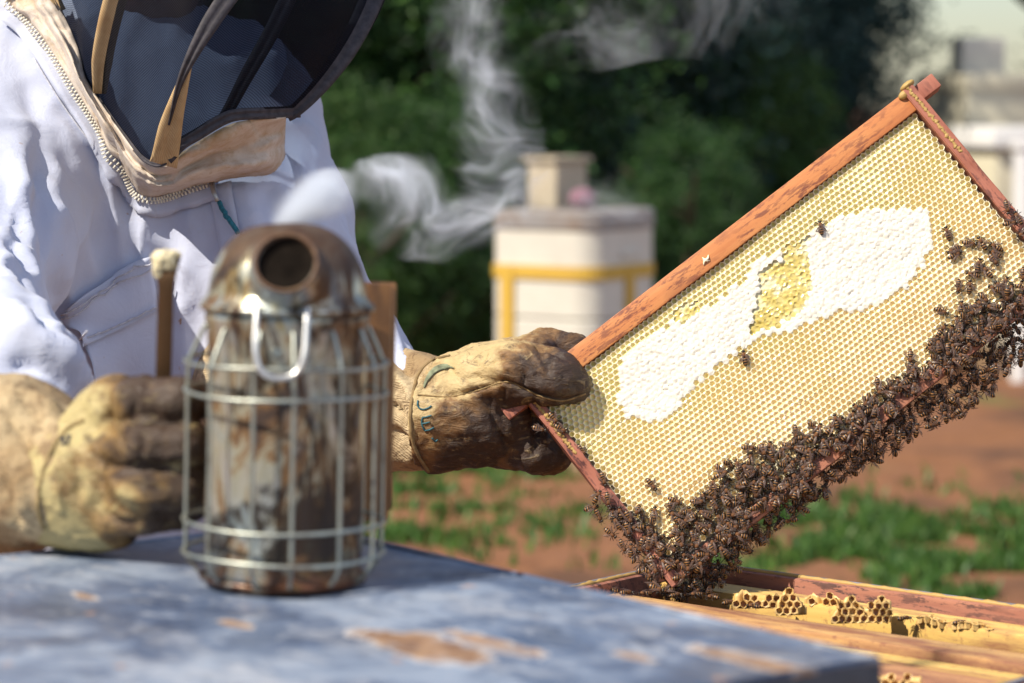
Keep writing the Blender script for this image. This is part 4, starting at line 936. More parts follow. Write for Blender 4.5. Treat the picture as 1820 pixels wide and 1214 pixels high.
# spout leaning towards the viewer
SD = nz((.0, -.88, .47)); SU = nz(np.cross((1, 0, 0), SD)); SO = np.array([.003, -.0450, ZR + .0275])
Ms = frame_m(SO, (1, 0, 0), np.cross(SD, (1, 0, 0)), SD)
spr = [(.0290, -.020), (.0270, -.010), (.0230, .002), (.0200, .009), (.0198, .0120), (.0190, .0132), (.0178, .0120), (.0172, .006), (.0165, -.004)]
obj('spout', roughen(xf(lathe(spr, 48, (False, False)), Ms), .0009, 40, 7), SOOTY, dm, local=True)
obj('spout_dark_plug', xf(lathe([(.0178, .0105), (.0150, .0080), (.010, .0075), (.001, .0073)], 36, (False, True)), Ms), SOOT, dm, local=True)  # sooty plug whose black stands in for the shaded hollow of the spout
obj('spout_flange', xf(tube([(math.cos(a) * .0192, math.sin(a) * .0192, .0125) for a in np.linspace(0, 2 * math.pi, 48, endpoint=False)], .0012, 8, closed=True), Ms), RUSTM, dm, local=True)
# cage
RC = .0628
cage_a = [R(a) for a in (-178, -134, -104, -81, -52, -22, 8, 40, 75, 105, 140)]
for a in cage_a:
    ca, sa = math.cos(a), math.sin(a)
    pth = catmull([(ca * (RB + .001), sa * (RB + .001), ZR - .010), (ca * (RB + .004), sa * (RB + .004), ZR - .016), (ca * (RC - .001), sa * (RC - .001), ZR - .033), (ca * RC, sa * RC, ZR - .045), (ca * RC, sa * RC, .08), (ca * RC, sa * RC, .024), (ca * (RC - .002), sa * (RC - .002), .014), (ca * (RB + .003), sa * (RB + .003), .005)], 6)
    obj('cage_upright', tube(pth, .00145, 8), WIRE, smk, local=True)
for z in (.1425, .1235, .0405, .0205):
    obj('cage_hoop', tube([(math.cos(a) * (RC + .0016), math.sin(a) * (RC + .0016), z + .0006 * math.sin(a * 3 + z * 90)) for a in np.linspace(0, 2 * math.pi, 72, endpoint=False)], .0014, 8, closed=True), WIRE, smk, local=True)
# hook loop hanging from the lid in front
U = [(-.0155, -RB - .004, ZR + .006), (-.0155, -RB - .009, ZR - .005), (-.0150, -RB - .0155, ZR - .022), (-.0105, -RB - .018, ZR - .0335), (0, -RB - .0185, ZR - .037), (.0105, -RB - .018, ZR - .0335), (.0150, -RB - .0155, ZR - .022), (.0155, -RB - .009, ZR - .005), (.0155, -RB - .004, ZR + .006)]
obj('hook_loop', tube(catmull([(x + .001, y, z) for x, y, z in U], 7), .0019, 10), m_metal('bright_wire', (.72, .71, .68), .2, .1), smk, local=True)
obj('rivet', ellipsoid((-.002, -RB - .0005, ZR - .024), (.0042, .0026, .0042), 12, 8), WIRE, smk, local=True)
# bellows behind
BW = m_barewood('bellows_wood', (0.20, 0.085, 0.028), (0.30, 0.14, 0.045), (0.06, 0.028, 0.016), 2, rough=.5); BL = m_simple('bellows_leather', (0.06, 0.035, 0.022), .6, .4, 60)
bt = P(690, 500, 1.79)[2] - SB[2]
obj('bellows_board', box(-.0545, .0635, .0705, .080, .028, bt, .002), BW, smk, local=True, angle=40)
pl = []
for j in range(9):
    u = j / 8; yy = .080 + u * .050; ins = .004 if j % 2 else .0005
    pl.append([(-.0525 + ins, yy, .034 + ins), (.0615 - ins, yy, .034 + ins), (.0615 - ins, yy, bt - .006 - ins - .0 * u), (-.0525 + ins, yy, bt - .006 - ins)])
obj('bellows_leather', grid(np.array(pl), closed_u=True), BL, smk, local=True, smooth=False)
obj('bellows_board', box(-.0545, .0635, .131, .140, .028, bt - .004, .002), BW, smk, local=True, angle=40)
obj('air_bracket', merge(box(-.012, .012, RB - .002, .0705, .03, .034), box(-.012, .012, RB - .002, .0705, .12, .124)), WIRE, smk, local=True, smooth=False)

# ================================================================ hive tool stuck up out of the fist
HT = m_metal('hive_tool_steel', (0.13, 0.075, 0.04), .45, .7)
q0, q1 = P(288, 740, 1.822), P(296, 456, 1.800); tl = thing('hive_tool', tuple(q0), 'brown steel hive tool with a waxy tip held upright in the fist', 'hive tool')
dz_ = nz(q1 - q0); sx = nz(np.cross(dz_, (0, -1, 0))); fy = np.cross(dz_, sx); Mt = frame_m(q0, sx, fy, dz_); Lt = float(np.linalg.norm(q1 - q0))
rows = []
for j in range(22):
    u = j / 21; w = .0052 + (.0036 * max(0, (u - .80) / .2) ** 1.3); y = .010 * max(0, (u - .85) / .15) ** 2
    rows.append([(-w, y, u * Lt), (-w * .4, y - .0006, u * Lt), (w * .4, y - .0006, u * Lt), (w, y, u * Lt)])
obj('blade', xf(thicken(np.array(rows), np.array([0, .0032, 0])), Mt), HT, tl, angle=50)
wt = sdf_mesh([[ell_p((-.0035, .002, Lt - .002), (.007, .0035, .006)), ell_p((.004, .005, Lt + .001), (.0055, .003, .0035)), ell_p((-.006, .002, Lt - .010), (.0035, .003, .006)), ell_p((.001, .003, Lt - .006), (.006, .0035, .004))]], .0011, .003)
wt = (wt[0] + vnormals(*wt) * (.0012 * fbm(wt[0], 260, 3, 2))[:, None], wt[1])
obj('wax_tip', xf(wt, Mt), m_wax('tip_wax', (0.66, 0.52, 0.22), (0.82, 0.76, 0.58), .5, 180, bumpd=.003), tl)

# ================================================================ smoke
def m_smoke(blobs):
    t = NT('smoke_volume'); co = t.tc.outputs['Object']; tot = None
    warp = t.noise(7.5, 2, .55, out=1); wv = t.n('VectorMath', operation='MULTIPLY_ADD'); t.L(warp, wv.inputs[0]); wv.inputs[1].default_value = (.17, .12, .17); t.L(co, wv.inputs[2])
    off = t.n('VectorMath', operation='SUBTRACT'); t.L(wv.outputs[0], off.inputs[0]); off.inputs[1].default_value = (.085, .06, .085); wc = off.outputs[0]
    ns = t.noise(25, 4, .62, vec=wc, dist=1.6); fil = t.ramp(ns, [(.46, 0.0), (.53, .12), (.585, 1.0), (.64, .25), (.72, .5)]); soft = t.ramp(ns, [(.3, .45), (.6, 1.0)])
    for (c, rad, rz, dens, wisp) in blobs:
        mp = t.n('Mapping'); mp.vector_type = 'TEXTURE'; t.L(off.outputs[0] if wisp else wc, mp.inputs[0])
        mp.inputs['Location'].default_value = c; mp.inputs['Rotation'].default_value = (0, rz, 0); mp.inputs['Scale'].default_value = rad
        ln = t.n('VectorMath', operation='LENGTH'); t.L(mp.outputs[0], ln.inputs[0])
        f = t.n('MapRange', interpolation_type='SMOOTHSTEP'); t.L(ln.outputs['Value'], f.inputs[0]); f.inputs[1].default_value = 1.0; f.inputs[2].default_value = .1; f.inputs[3].default_value = 0; f.inputs[4].default_value = dens
        e = t.math('MULTIPLY', f.outputs[0], fil if wisp else soft); tot = e if tot is None else t.math('ADD', tot, e)
    v = t.n('VolumePrincipled'); v.inputs['Color'].default_value = (.86, .91, 1.0, 1); v.inputs['Anisotropy'].default_value = -0.1; v.inputs['Density Attribute'].default_value = ''
    t.L(tot, v.inputs['Density']); t.L(v.outputs[0], t.out.inputs['Volume']); return t.m
DS = 1.86
def sblob(px, py, rx, ry, rot, dens, wisp=1, d=DS, dep=.045): k = d / FPX; q = P(px, py, d); return (tuple(q - SMO), (rx * k, dep, ry * k), R(rot), dens, wisp)
SMO = P(760, 420, DS)
blobs = [sblob(520, 385, 50, 34, 10, 110, 0, 1.74, .022), sblob(556, 362, 74, 56, 15, 150, 0, 1.755, .030), sblob(600, 345, 50, 36, 30, 90, 0, 1.775, .022), sblob(640, 360, 60, 60, 0, 90, 1, 1.80, .035),
         sblob(680, 362, 110, 60, -8, 16, 0), sblob(800, 390, 110, 50, 8, 9, 0), sblob(870, 290, 55, 110, -8, 9, 0), sblob(690, 365, 130, 92, -12, 125), sblob(795, 390, 120, 75, 8, 95), sblob(870, 385, 70, 60, 30, 60),
         sblob(866, 285, 78, 120, -8, 95), sblob(893, 180, 66, 130, -22, 70), sblob(850, 60, 110, 130, 12, 26, 1, DS, .05),
         sblob(1060, 40, 150, 90, -10, 10, 1, DS, .055), sblob(1260, 20, 170, 90, 0, 10, 1, DS, .055), sblob(1085, 370, 120, 80, 0, 12, 1, DS, .04)]
hull = [[ell_p(np.array(c_), np.array(r_) * 1.0, np.array(Matrix.Rotation(a_, 3, 'Y'))) for c_, r_, a_, _, _ in blobs]]
smoke = obj('smoke', sdf_mesh(hull, .013, .02), m_smoke(blobs), local=True)
smoke.location = SMO; tag(smoke, 'thin white smoke curling from the smoker spout and drifting upward', 'smoke', kind='stuff')
# ================================================================ the beekeeper
COT = m_cloth(); CANV = m_stained('gauntlet_canvas', (0.52, 0.40, 0.24), (0.12, 0.065, 0.03), (0.30, 0.20, 0.10), 13, (0.40, 0.60), .85, weave=True)
HOODC = m_stained('hood_cotton', (0.58, 0.50, 0.43), (0.36, 0.22, 0.09), (0.40, 0.25, 0.11), 11, (0.46, 0.64), .5)
SKIN = m_simple('skin', (0.22, 0.10, 0.065), .55, .2, 60); HAIR = m_simple('beard_hair', (0.03, 0.02, 0.015), .7, .4, 200)
feet = Pg(200, 1000, 0); pb = P(230, 900, 2.66)
person = thing('person', (pb[0], pb[1], 0), 'kneeling beekeeper in a white hooded suit, dark veil and stained leather gloves', 'person')
def PP(*a): return P(*a)
# --- body: head and neck under the veil, one continuous skin down into the suit
hc = P(262, -165, 2.66); fd = nz((.35, -.80, -.42)); hu = nz(np.array([.18, -.30, .94])); hu = nz(hu - fd * (hu @ fd)); hs = np.cross(hu, -fd)
def hp(x, y, z): return hc + hs * x + fd * y + hu * z
MH = np.stack([hs, fd, hu], 1)
bodyp = [[ell_p(hp(0, -.01, .02), (.076, .096, .105), MH), ell_p(hp(0, .03, -.055), (.056, .062, .06), MH), cone_p(hp(0, .062, -.095), hp(0, .05, -.06), .024, .03), cone_p(hp(0, .098, -.005), hp(0, .115, -.03), .010, .015), ell_p(hp(0, .085, -.062), (.026, .014, .011), MH),
          ell_p(hp(-.076, -.01, -.01), (.012, .022, .032), MH), ell_p(hp(.076, -.01, -.01), (.012, .022, .032), MH), cone_p(hp(-.045, .080, .028), hp(.045, .080, .028), .013, .013),
          cone_p(hp(0, -.03, -.05), P(225, 190, 2.72), .050, .056), ell_p(P(215, 300, 2.74), (.15, .08, .12))]]
obj('body', sdf_mesh(bodyp, .006, .03), SKIN, person)
obj('beard', sdf_mesh([[ell_p(hp(0, .052, -.098), (.05, .045, .035), MH), cone_p(hp(-.055, .01, -.04), hp(-.03, .06, -.095), .016, .02), cone_p(hp(.055, .01, -.04), hp(.03, .06, -.095), .016, .02), cone_p(hp(-.03, .093, -.048), hp(.03, .093, -.048), .007, .007)]], .005, .02), HAIR, person)
for s in (-1, 1): obj('eye', ellipsoid(hp(.031 * s, .082, .006), (.0115, .0115, .0115), 12, 8), m_simple('eye_%d' % s, (.5, .48, .45), .2, .1), person)
# --- suit
r_ = lambda px, d: px * d / FPX
chest = [ell_p(P(215, 330, 2.70), (.205, .125, .17)), ell_p(P(250, 620, 2.70), (.205, .125, .24)), ell_p(P(250, 900, 2.72), (.20, .14, .20)), cone_p(P(12, 178, 2.68), P(400, 190, 2.70), .095, .075), ell_p(P(85, 560, 2.63), (.085, .075, .20)), cone_p(P(215, 120, 2.70), P(215, 260, 2.70), .085, .13)]
armR = limb([P(388, 205, 2.68), P(470, 420, 2.62), P(560, 640, 2.56)], [.072, .070, .068]) + limb([P(560, 640, 2.56), P(680, 720, 2.50)], [.066, .056])
armL = limb([P(0, 195, 2.64), P(-60, 420, 2.50), P(-105, 600, 2.34)], [.092, .088, .080]) + limb([P(-105, 600, 2.34), P(0, 690, 2.14)], [.080, .066])
suit = sdf_mesh([chest, armR, armL], .0052, .06, .045)
suit = relax(suit, 3)
FOLDS = [([(72, 250), (70, 350), (88, 470), (112, 580), (140, 690)], -.014, 15), ([(40, 260), (40, 380), (62, 500), (92, 610), (115, 690)], .013, 24), ([(100, 300), (102, 400), (118, 500), (140, 600)], .007, 18),
         ([(20, 330), (30, 470), (70, 570), (110, 640)], -.011, 17), ([(-10, 400), (15, 520), (60, 600)], .011, 20), ([(0, 575), (60, 605), (120, 650), (150, 715)], .016, 22), ([(20, 650), (70, 655), (125, 700)], -.012, 12), ([(0, 520), (50, 560), (90, 620)], -.008, 12),
         ([(130, 330), (150, 420), (175, 500)], .007, 18), ([(165, 400), (190, 470), (215, 540)], -.006, 14), ([(40, 120), (70, 220), (105, 330)], -.006, 16), ([(100, 200), (140, 290), (200, 380), (240, 440)], .005, 17), ([(250, 400), (265, 450), (300, 500)], .005, 14),
         ([(300, 430), (292, 540), (300, 680)], -.008, 15), ([(330, 420), (325, 540), (340, 690)], .007, 18), ([(355, 380), (372, 450), (392, 560)], -.005, 11), ([(180, 620), (190, 690), (180, 760)], .007, 20), ([(225, 640), (235, 740)], -.007, 14),
         ([(430, 335), (440, 400), (470, 470)], .006, 16), ([(470, 320), (500, 390), (560, 470)], -.008, 14), ([(520, 260), (550, 350), (600, 440)], .008, 16), ([(500, 240), (525, 330), (560, 400)], -.007, 12), ([(580, 380), (610, 450), (640, 500)], -.006, 10),
         ([(400, 330), (415, 390), (425, 450)], .004, 12), ([(545, 230), (575, 320), (620, 410)], -.005, 9)]
suit = relax(fold(suit, FOLDS), 2)
v, f = suit; N = vnormals(v, f)
for sc_, st_, am_, sd_ in ((8, (1.5, 1, .55), .007, 3.3), (13, (1.0, 1, .8), .004, 8.1)):      # soft crumpling with sharp crests
    rg_ = np.clip(1 - np.abs(fbm(v, sc_, 2, sd_, st_)) * 2.6, 0, 1); v = v + N * (am_ * (rg_ ** 2 - .25))[:, None]
suit = relax((v, f), 1)
v, f = suit; N = vnormals(v, f); v = v + N * (.0035 * fbm(v, 13, 2, 2, (1.2, 1, .35)) + .0012 * fbm(v, 40, 2, 5, (1, 1, .5)))[:, None]; suit = (v, f)
so = obj('suit_jacket', suit, COT, person)
ST = bvh(suit)
# trousers: kneeling legs below the lid's edge
hipL, hipR = P(120, 960, 2.74), P(370, 960, 2.74)
tr = []
for hip, dx in ((hipL, -.05), (hipR, .05)):
    knee = np.array([hip[0] + dx, hip[1] - .12, .085]); foot = np.array([hip[0] + dx, hip[1] + .36, .06])
    tr.append(limb([hip, knee], [.105, .078])); tr.append(limb([knee, foot], [.072, .055]))
obj('suit_trousers', relax(sdf_mesh([[ell_p(P(245, 960, 2.74), (.20, .15, .14))]] + tr, .014, .05, .05), 1), COT, person)
for hip, dx in ((hipL, -.05), (hipR, .05)): obj('boot', relax(sdf_mesh([limb([(hip[0] + dx, hip[1] + .34, .065), (hip[0] + dx, hip[1] + .46, .06), (hip[0] + dx, hip[1] + .50, .035)], [.052, .05, .035])], .01, .02), 1), SOOT, person)
# seams, pocket, placket, zipper
def ribbon(path, half, off, thick=.0012, n=None, tree=None):
    """strip of cloth sewn along a drawn line"""
    c = catmull(path, 8); tg = np.gradient(c, axis=0); tg /= np.linalg.norm(tg, axis=1)[:, None]; nr = np.stack([-tg[:, 1], tg[:, 0]], 1)
    rows = [drape(tree or ST, c + nr * o, off) for o in np.linspace(-half, half, n or 5)]
    return thicken(np.array(rows).transpose(1, 0, 2), np.array([0, .0012, 0]))
def patch(quad, nu, nv, off, tree=None):
    a, b, c, d = [np.array(q, float) for q in quad]; rows = []
    for j in range(nv + 1):
        v_ = j / nv; rows.append(drape(tree or ST, [(a * (1 - u) + b * u) * (1 - v_) + (d * (1 - u) + c * u) * v_ for u in np.linspace(0, 1, nu + 1)], off))
    g = np.array(rows); dep = (g - C0) @ FW; md = np.median(dep); lim = np.clip(dep, md - .035, md + .05); g = C0 + (g - C0) * (lim / dep)[..., None]
    for _ in range(6): q = np.pad(g, ((1, 1), (1, 1), (0, 0)), mode='reflect', reflect_type='odd'); g = (q[:-2, 1:-1] + q[2:, 1:-1] + q[1:-1, :-2] + q[1:-1, 2:] + 2 * g) / 6
    return g
pp = patch([(132, 548), (266, 470), (300, 668), (170, 720)], 16, 18, .005); obj('pocket', thicken(pp, np.array([0, .003, 0])), COT, person)
fp = patch([(112, 536), (262, 450), (277, 548), (137, 622)], 18, 12, .009)
fp[-1] += np.array([0, -.004, 0]); flap = obj('pocket_flap', thicken(fp, np.array([0, .004, 0])), COT, person)
SEAM = m_simple('seam_thread', (.50, .50, .56), .9, .3, 300)
obj('stitching', merge(*[tube(drape(ST, catmull(q, 10), o), .0009, 5) for q, o in (([(116, 546), (190, 504), (262, 460)], .0135), ([(134, 610), (200, 578), (274, 538)], .0135), ([(120, 556), (190, 514), (264, 470)], .0135))]), SEAM, flap)
obj('front_placket', ribbon([(392, 330), (410, 420), (430, 560), (440, 700)], 20, .0035), COT, person)
obj('seam', tube(drape(ST, catmull([(60, 105), (120, 200), (190, 290), (262, 378)], 10), .0006), .0010, 5), SEAM, person)
ZIP = [(8, 22), (40, 48), (75, 92), (125, 172), (180, 262), (225, 328), (252, 354), (278, 358), (310, 352), (350, 342), (386, 331)]
obj('zipper_tape', ribbon([(x + 3, y + 6) for x, y in ZIP], 20, .006), COT, person)
WZ = m_simple('zip_plastic', (.72, .68, .58), .5, .15, 200)
zc_ = catmull(ZIP, 40); seg_ = np.r_[0, np.cumsum(np.linalg.norm(np.diff(zc_, axis=0), axis=1))]; gs = []
zs = np.arange(3, seg_[-1], 6.4)
zp = np.stack([np.interp(zs, seg_, zc_[:, 0]), np.interp(zs, seg_, zc_[:, 1])], 1); zt_ = np.gradient(zp, axis=0); zt_ /= np.linalg.norm(zt_, axis=1)[:, None]; zn_ = np.stack([-zt_[:, 1], zt_[:, 0]], 1)
for sd in (-1, 1):
    c3 = drape(ST, zp + zn_ * 3.4 * sd + zt_ * (1.6 * sd), .0105)
    for _ in range(8): c3[1:-1] = (c3[:-2] + c3[2:] + 2 * c3[1:-1]) / 4
    t3 = np.gradient(c3, axis=0); t3 /= np.linalg.norm(t3, axis=1)[:, None]
    for k in range(len(c3)):
        up = nz(C0 - c3[k]); x = t3[k]; y = nz(np.cross(up, x)); gs.append(xf(box(-.0009, .0009, -.0018, .0018, -.0010, .0009, .0004, 1), frame_m(c3[k], x, y, np.cross(x, y))))
zz = obj('zipper_teeth', merge(*gs), WZ, person); zz['kind'] = 'stuff'
zp3 = drape(ST, [(384, 328), (392, 348), (398, 362)], .012)
sl = obj('zipper_slider', merge(tube(zp3, [.003, .0022, .002], 8), ellipsoid(zp3[0], (.005, .004, .006), 10, 7)), m_metal('zip_metal', (.4, .4, .4), .35, .4), person)
obj('pull_cord', tube(drape(ST, catmull([(398, 362), (405, 380), (420, 396), (432, 416)], 8), .009), .0024, 7), m_simple('teal_cord', (.02, .16, .22), .8, .5, 400, .8, .002), sl)

# --- hood collar: soft cotton roll between the zip and the veil
OUT = catmull([(-30, -60), (14, 14), (48, 42), (82, 88), (132, 168), (188, 258), (232, 322), (262, 350), (300, 346), (350, 336), (400, 328), (452, 320), (486, 310), (503, 278)], 8)
INN = catmull([(60, -60), (98, 2), (120, 42), (140, 92), (152, 140), (186, 192), (218, 240), (254, 284), (288, 294), (330, 266), (372, 240), (425, 216), (508, 208)], 8)
INN = INN[np.linspace(0, len(INN) - 1, len(OUT)).round().astype(int)]
DIN = np.interp(np.linspace(0, 1, len(INN)), [0, .2, .45, .68, .85, 1], [2.58, 2.55, 2.51, 2.45, 2.44, 2.47])
n = len(OUT); rows = []; d_out = drape(ST, OUT, .006, 2.5, 2.60)
for k in range(17):
    u = k / 16; row = []
    for j in range(n):
        a = d_out[j]; b = P(INN[j][0], INN[j][1], DIN[j]); p = a * (1 - u) + b * u; vw = nz(C0 - p)
        bul = .020 * math.sin(math.pi * u) ** .7
        s_ = j / n
        # gathered folds: deep tuck high on the left, long roll along the right
        fo = .010 * math.sin(u * 9.5 + s_ * 7) * math.sin(math.pi * u) + .004 * mnoise.noise(Vector((s_ * 14, u * 5, 2))) + .0035 * math.sin(u * 24 + 5 * mnoise.noise(Vector((s_ * 9, u * 2, 7)))) * math.sin(math.pi * u) + .003 * mnoise.noise(Vector((s_ * 40, u * 9, 4))) + .015 * math.exp(-((u - .30 - .1 * math.sin(s_ * 6)) / .10) ** 2) * (s_ > .55) - .018 * math.exp(-((u - .62) / .10) ** 2) * np.clip((s_ - .6) * 6, 0, 1) - .012 * math.exp(-((u - .75) / .09) ** 2 - ((s_ - .18) / .09) ** 2) + .014 * math.sin(u * 13 + 1.2) * np.clip((s_ - .86) * 9, 0, 1) - .03 * np.clip((s_ - .93) * 14, 0, 1) ** 2
        row.append(p + vw * (bul + fo))
    rows.append(row)
HOODG = thicken(np.array(rows), np.array([0, .004, 0]))
obj('hood_collar', HOODG, HOODC, person)
# --- veil: a netting bag with bound ribs
NETM, BAND, TAPE = m_net(), m_band(), m_tape()
NS = 48
BOT = catmull([(62, -58), (106, 20), (138, 94), (152, 142), (186, 194), (220, 242), (256, 286), (288, 294), (318, 264), (345, 246), (400, 214), (455, 208), (522, 205)], 12)
BOTD = [2.57, 2.565, 2.56, 2.545, 2.53, 2.51, 2.475, 2.45, 2.44, 2.44, 2.44, 2.45, 2.50]
def veil_front(s, t, push=0.0):
    """s 0..1 left to right, t 0 bottom .. 1 top"""
    i = s * (len(BOT) - 1); i0 = min(int(i), len(BOT) - 2); b = BOT[i0] * (1 - i + i0) + BOT[i0 + 1] * (i - i0); bd = np.interp(s, np.linspace(0, 1, 13), BOTD)
    tx, ty = 40 + 610 * s, -330 - 40 * math.sin(math.pi * s); td = 2.66 - .17 * math.sin(math.pi * s) ** .8
    x = b[0] * (1 - t) + tx * t; y = b[1] * (1 - t) + ty * t; d = bd * (1 - t) + td * t
    bl = math.sin(math.pi * min(1, t * 1.05)) ** .75
    x += bl * (118 * max(0, (s - .45) / .55) ** 1.6 - 14 * max(0, (.45 - s) / .45)); d -= bl * .075 * math.sin(math.pi * s) ** .8
    d += .006 * math.sin(s * 17 + t * 5) * bl
    return P(x, y, d - push)
def veil_grid(ss, tt, push=0.0): return np.array([[veil_front(s, t, push) for s in ss] for t in tt])
def add_uv(o, nu, nv, dup=1):
    me = o.data; uv = me.uv_layers.new(name='weave'); li = np.zeros(len(me.loops), np.int32); me.loops.foreach_get('vertex_index', li); li = li % (nu * nv)
    u = (li % nu) / (nu - 1); w = (li // nu) / (nv - 1); uv.data.foreach_set('uv', np.stack([u * .42, w * .36], 1).ravel().astype(np.float32))
ss, tt = np.linspace(0, 1, NS), np.linspace(0, 1, 34)
vf = veil_grid(ss, tt); veil = obj('veil', grid(vf), NETM, person); add_uv(veil, NS, 34)
# back of the hood: cotton behind, closed over the head, with netting at the far side
ctr = P(330, -100, 2.70); vb = []
for t in np.linspace(0, 1, 20):
    row = []
    for s in np.linspace(0, 1, 30):
        L_, R_ = veil_front(0, t), veil_front(1, t); p = L_ * (1 - s) + R_ * s; p = p + np.array([0, .20 * math.sin(math.pi * s) ** .7, 0]); row.append(p)
    vb.append(row)
vbk = obj('veil_back', grid(np.array(vb)), NETM, veil); add_uv(vbk, 30, 20)
top = []
for k in range(10):
    u = k / 9; top.append([veil_front(s, 1) * (1 - u) + (P(330, -420, 2.68)) * u + np.array([0, 0, .03 * math.sin(u * 1.57)]) for s in np.linspace(0, 1, 30)])
top2 = [[np.array(vb[-1][j]) * (1 - k / 9) + P(330, -420, 2.68) * (k / 9) + np.array([0, 0, .03 * math.sin(k / 9 * 1.57)]) for j in range(30)] for k in range(10)]
obj('hood_crown', merge(thicken(np.array(top), np.array([0, 0, .003])), thicken(np.array(top2), np.array([0, 0, .003]))), HOODC, person)
def rib(name, path, half, mat, push=.003, thick=.002, ridge=.0015, parent=None):
    """path: (s,t) over the veil; half width in metres"""
    c = catmull(path, 10); pts = np.array([veil_front(np.clip(s, 0, 1), np.clip(t, 0, 1), push) for s, t in c]); tg = np.gradient(pts, axis=0); tg /= np.linalg.norm(tg, axis=1)[:, None]
    hw = np.interp(np.linspace(0, 1, len(c)), np.linspace(0, 1, len(np.atleast_1d(half))), np.atleast_1d(half)) if np.ndim(half) else np.full(len(c), half)
    rows = []
    for p, g_, w in zip(pts, tg, hw):
        vw = nz(C0 - p); sd = nz(np.cross(g_, vw)); rows.append([p + sd * w * e + vw * (ridge * (1 - abs(abs(e) - .5) * 2)) for e in (-1, -.75, -.5, -.25, 0, .25, .5, .75, 1)])
    return obj(name, thicken(np.array(rows), np.array([0, thick, 0])), mat, parent or veil)
def st_of(px, py):
    """veil coordinates of a drawn point"""
    S, T = np.meshgrid(np.linspace(0, 1, 120), np.linspace(0, 1, 120)); global _VP
    if '_VP' not in globals():
        q = veil_grid(np.linspace(0, 1, 120), np.linspace(0, 1, 120)); X, Y, _ = to_px(q.reshape(-1, 3)); _VP = (X, Y)
    k = np.argmin((_VP[0] - px) ** 2 + (_VP[1] - py) ** 2); return S.ravel()[k], T.ravel()[k]
rib('beige_rib', [st_of(*p) for p in ((176, 166), (180, 110), (188, 60), (206, 2), (225, -50))], [.006, .0095, .0100, .0105, .0105], TAPE)
rib('beige_rib', [st_of(*p) for p in ((288, 292), (303, 230), (322, 165), (346, 90))], [.0125, .0105, .0065, .0012], TAPE, push=.004)
rib('dark_rib', [st_of(*p) for p in ((300, 222), (318, 150), (340, 95), (372, 42), (410, -10), (440, -60))], [.0010, .003, .0055, .0078, .0088, .0088], BAND, push=.007)
rib('beige_rib', [st_of(*p) for p in ((104, 22), (96, 0), (90, -30))], .006, TAPE)
rib('dark_rib', [st_of(*p) for p in ((392, 214), (420, 165), (445, 122), (482, 55), (515, -10), (540, -60))], [.005, .006, .007, .0075, .0075], BAND, push=-.03)
# bound lower edge and the wide outer rim
rib('edge_binding', [(s, .012) for s in np.linspace(.60, 1, 8)], .0055, BAND, push=.004)
rib('edge_binding', [(s, .004) for s in np.linspace(0, .60, 12)], .0022, BAND, push=.003)
rib('outer_rim', [(.985 - .01 * math.sin(t * 3), t) for t in np.linspace(0, .62, 9)], [.006, .010, .011, .011], BAND, push=.004)

# ---------------- gloves
def strokes(tree, lines, mat, name, parent, r=.0014, off=.0006): return obj(name, merge(*[tube(drape(tree, catmull(l, 6), off), r, 6) for l in lines]), mat, parent)
# the glove on the raised frame
G = lambda px, py, d: P(px, py, d)
def axis_range(a, b):
    """direction of the darkening and its ends, measured from drawn point a to b in the beekeeper's own space"""
    d = nz(b - a); o = np.array([pb[0], pb[1], 0]); return tuple(d), float((a - o) @ d), float((b - o) @ d)
LEB = m_leather('worn_leather_frame_hand', (0.50, 0.37, 0.18), (0.21, 0.11, 0.04), (0.040, 0.021, 0.014), *axis_range(G(815, 650, 2.42), G(885, 735, 2.42)), 1.3)  # dark end also paints in the shade on this hand's lower half
gd = 2.425
palm = [cone_p(G(735, 735, 2.462), G(850, 728, 2.45), .0575, .050), ell_p(G(880, 725, 2.455), (.052, .036, .046)), cone_p(G(860, 668, 2.445), G(950, 640, 2.45), .030, .024)]
thumb = limb([G(850, 680, 2.430), G(925, 662, 2.412), G(985, 672, 2.402), G(1020, 686, 2.406)], [.031, .026, .0225, .0150])
index = limb([G(925, 638, 2.462), G(968, 625, 2.472), G(1015, 628, 2.472), G(1040, 650, 2.468)], [.020, .0175, .0155, .014])
f2 = limb([G(900, 720, 2.475), G(960, 735, 2.478), G(995, 760, 2.470), G(985, 790, 2.455)], [.030, .024, .021, .019])
f3 = limb([G(890, 755, 2.470), G(945, 778, 2.470), G(972, 800, 2.458), G(950, 805, 2.438)], [.030, .024, .020, .018])
f4 = limb([G(860, 775, 2.460), G(915, 785, 2.455), G(945, 785, 2.440)], [.026, .022, .018])
sag = [cone_p(G(800, 770, 2.45), G(848, 806, 2.44), .032, .012)]
WRB = (G(780, 735, 2.455), (-1, .55, .10))
gb = sdf_mesh([palm, thumb, index, f2, f3, f4, sag], .0026, .016, .005, [WRB]); gb = relax(gb, 2)
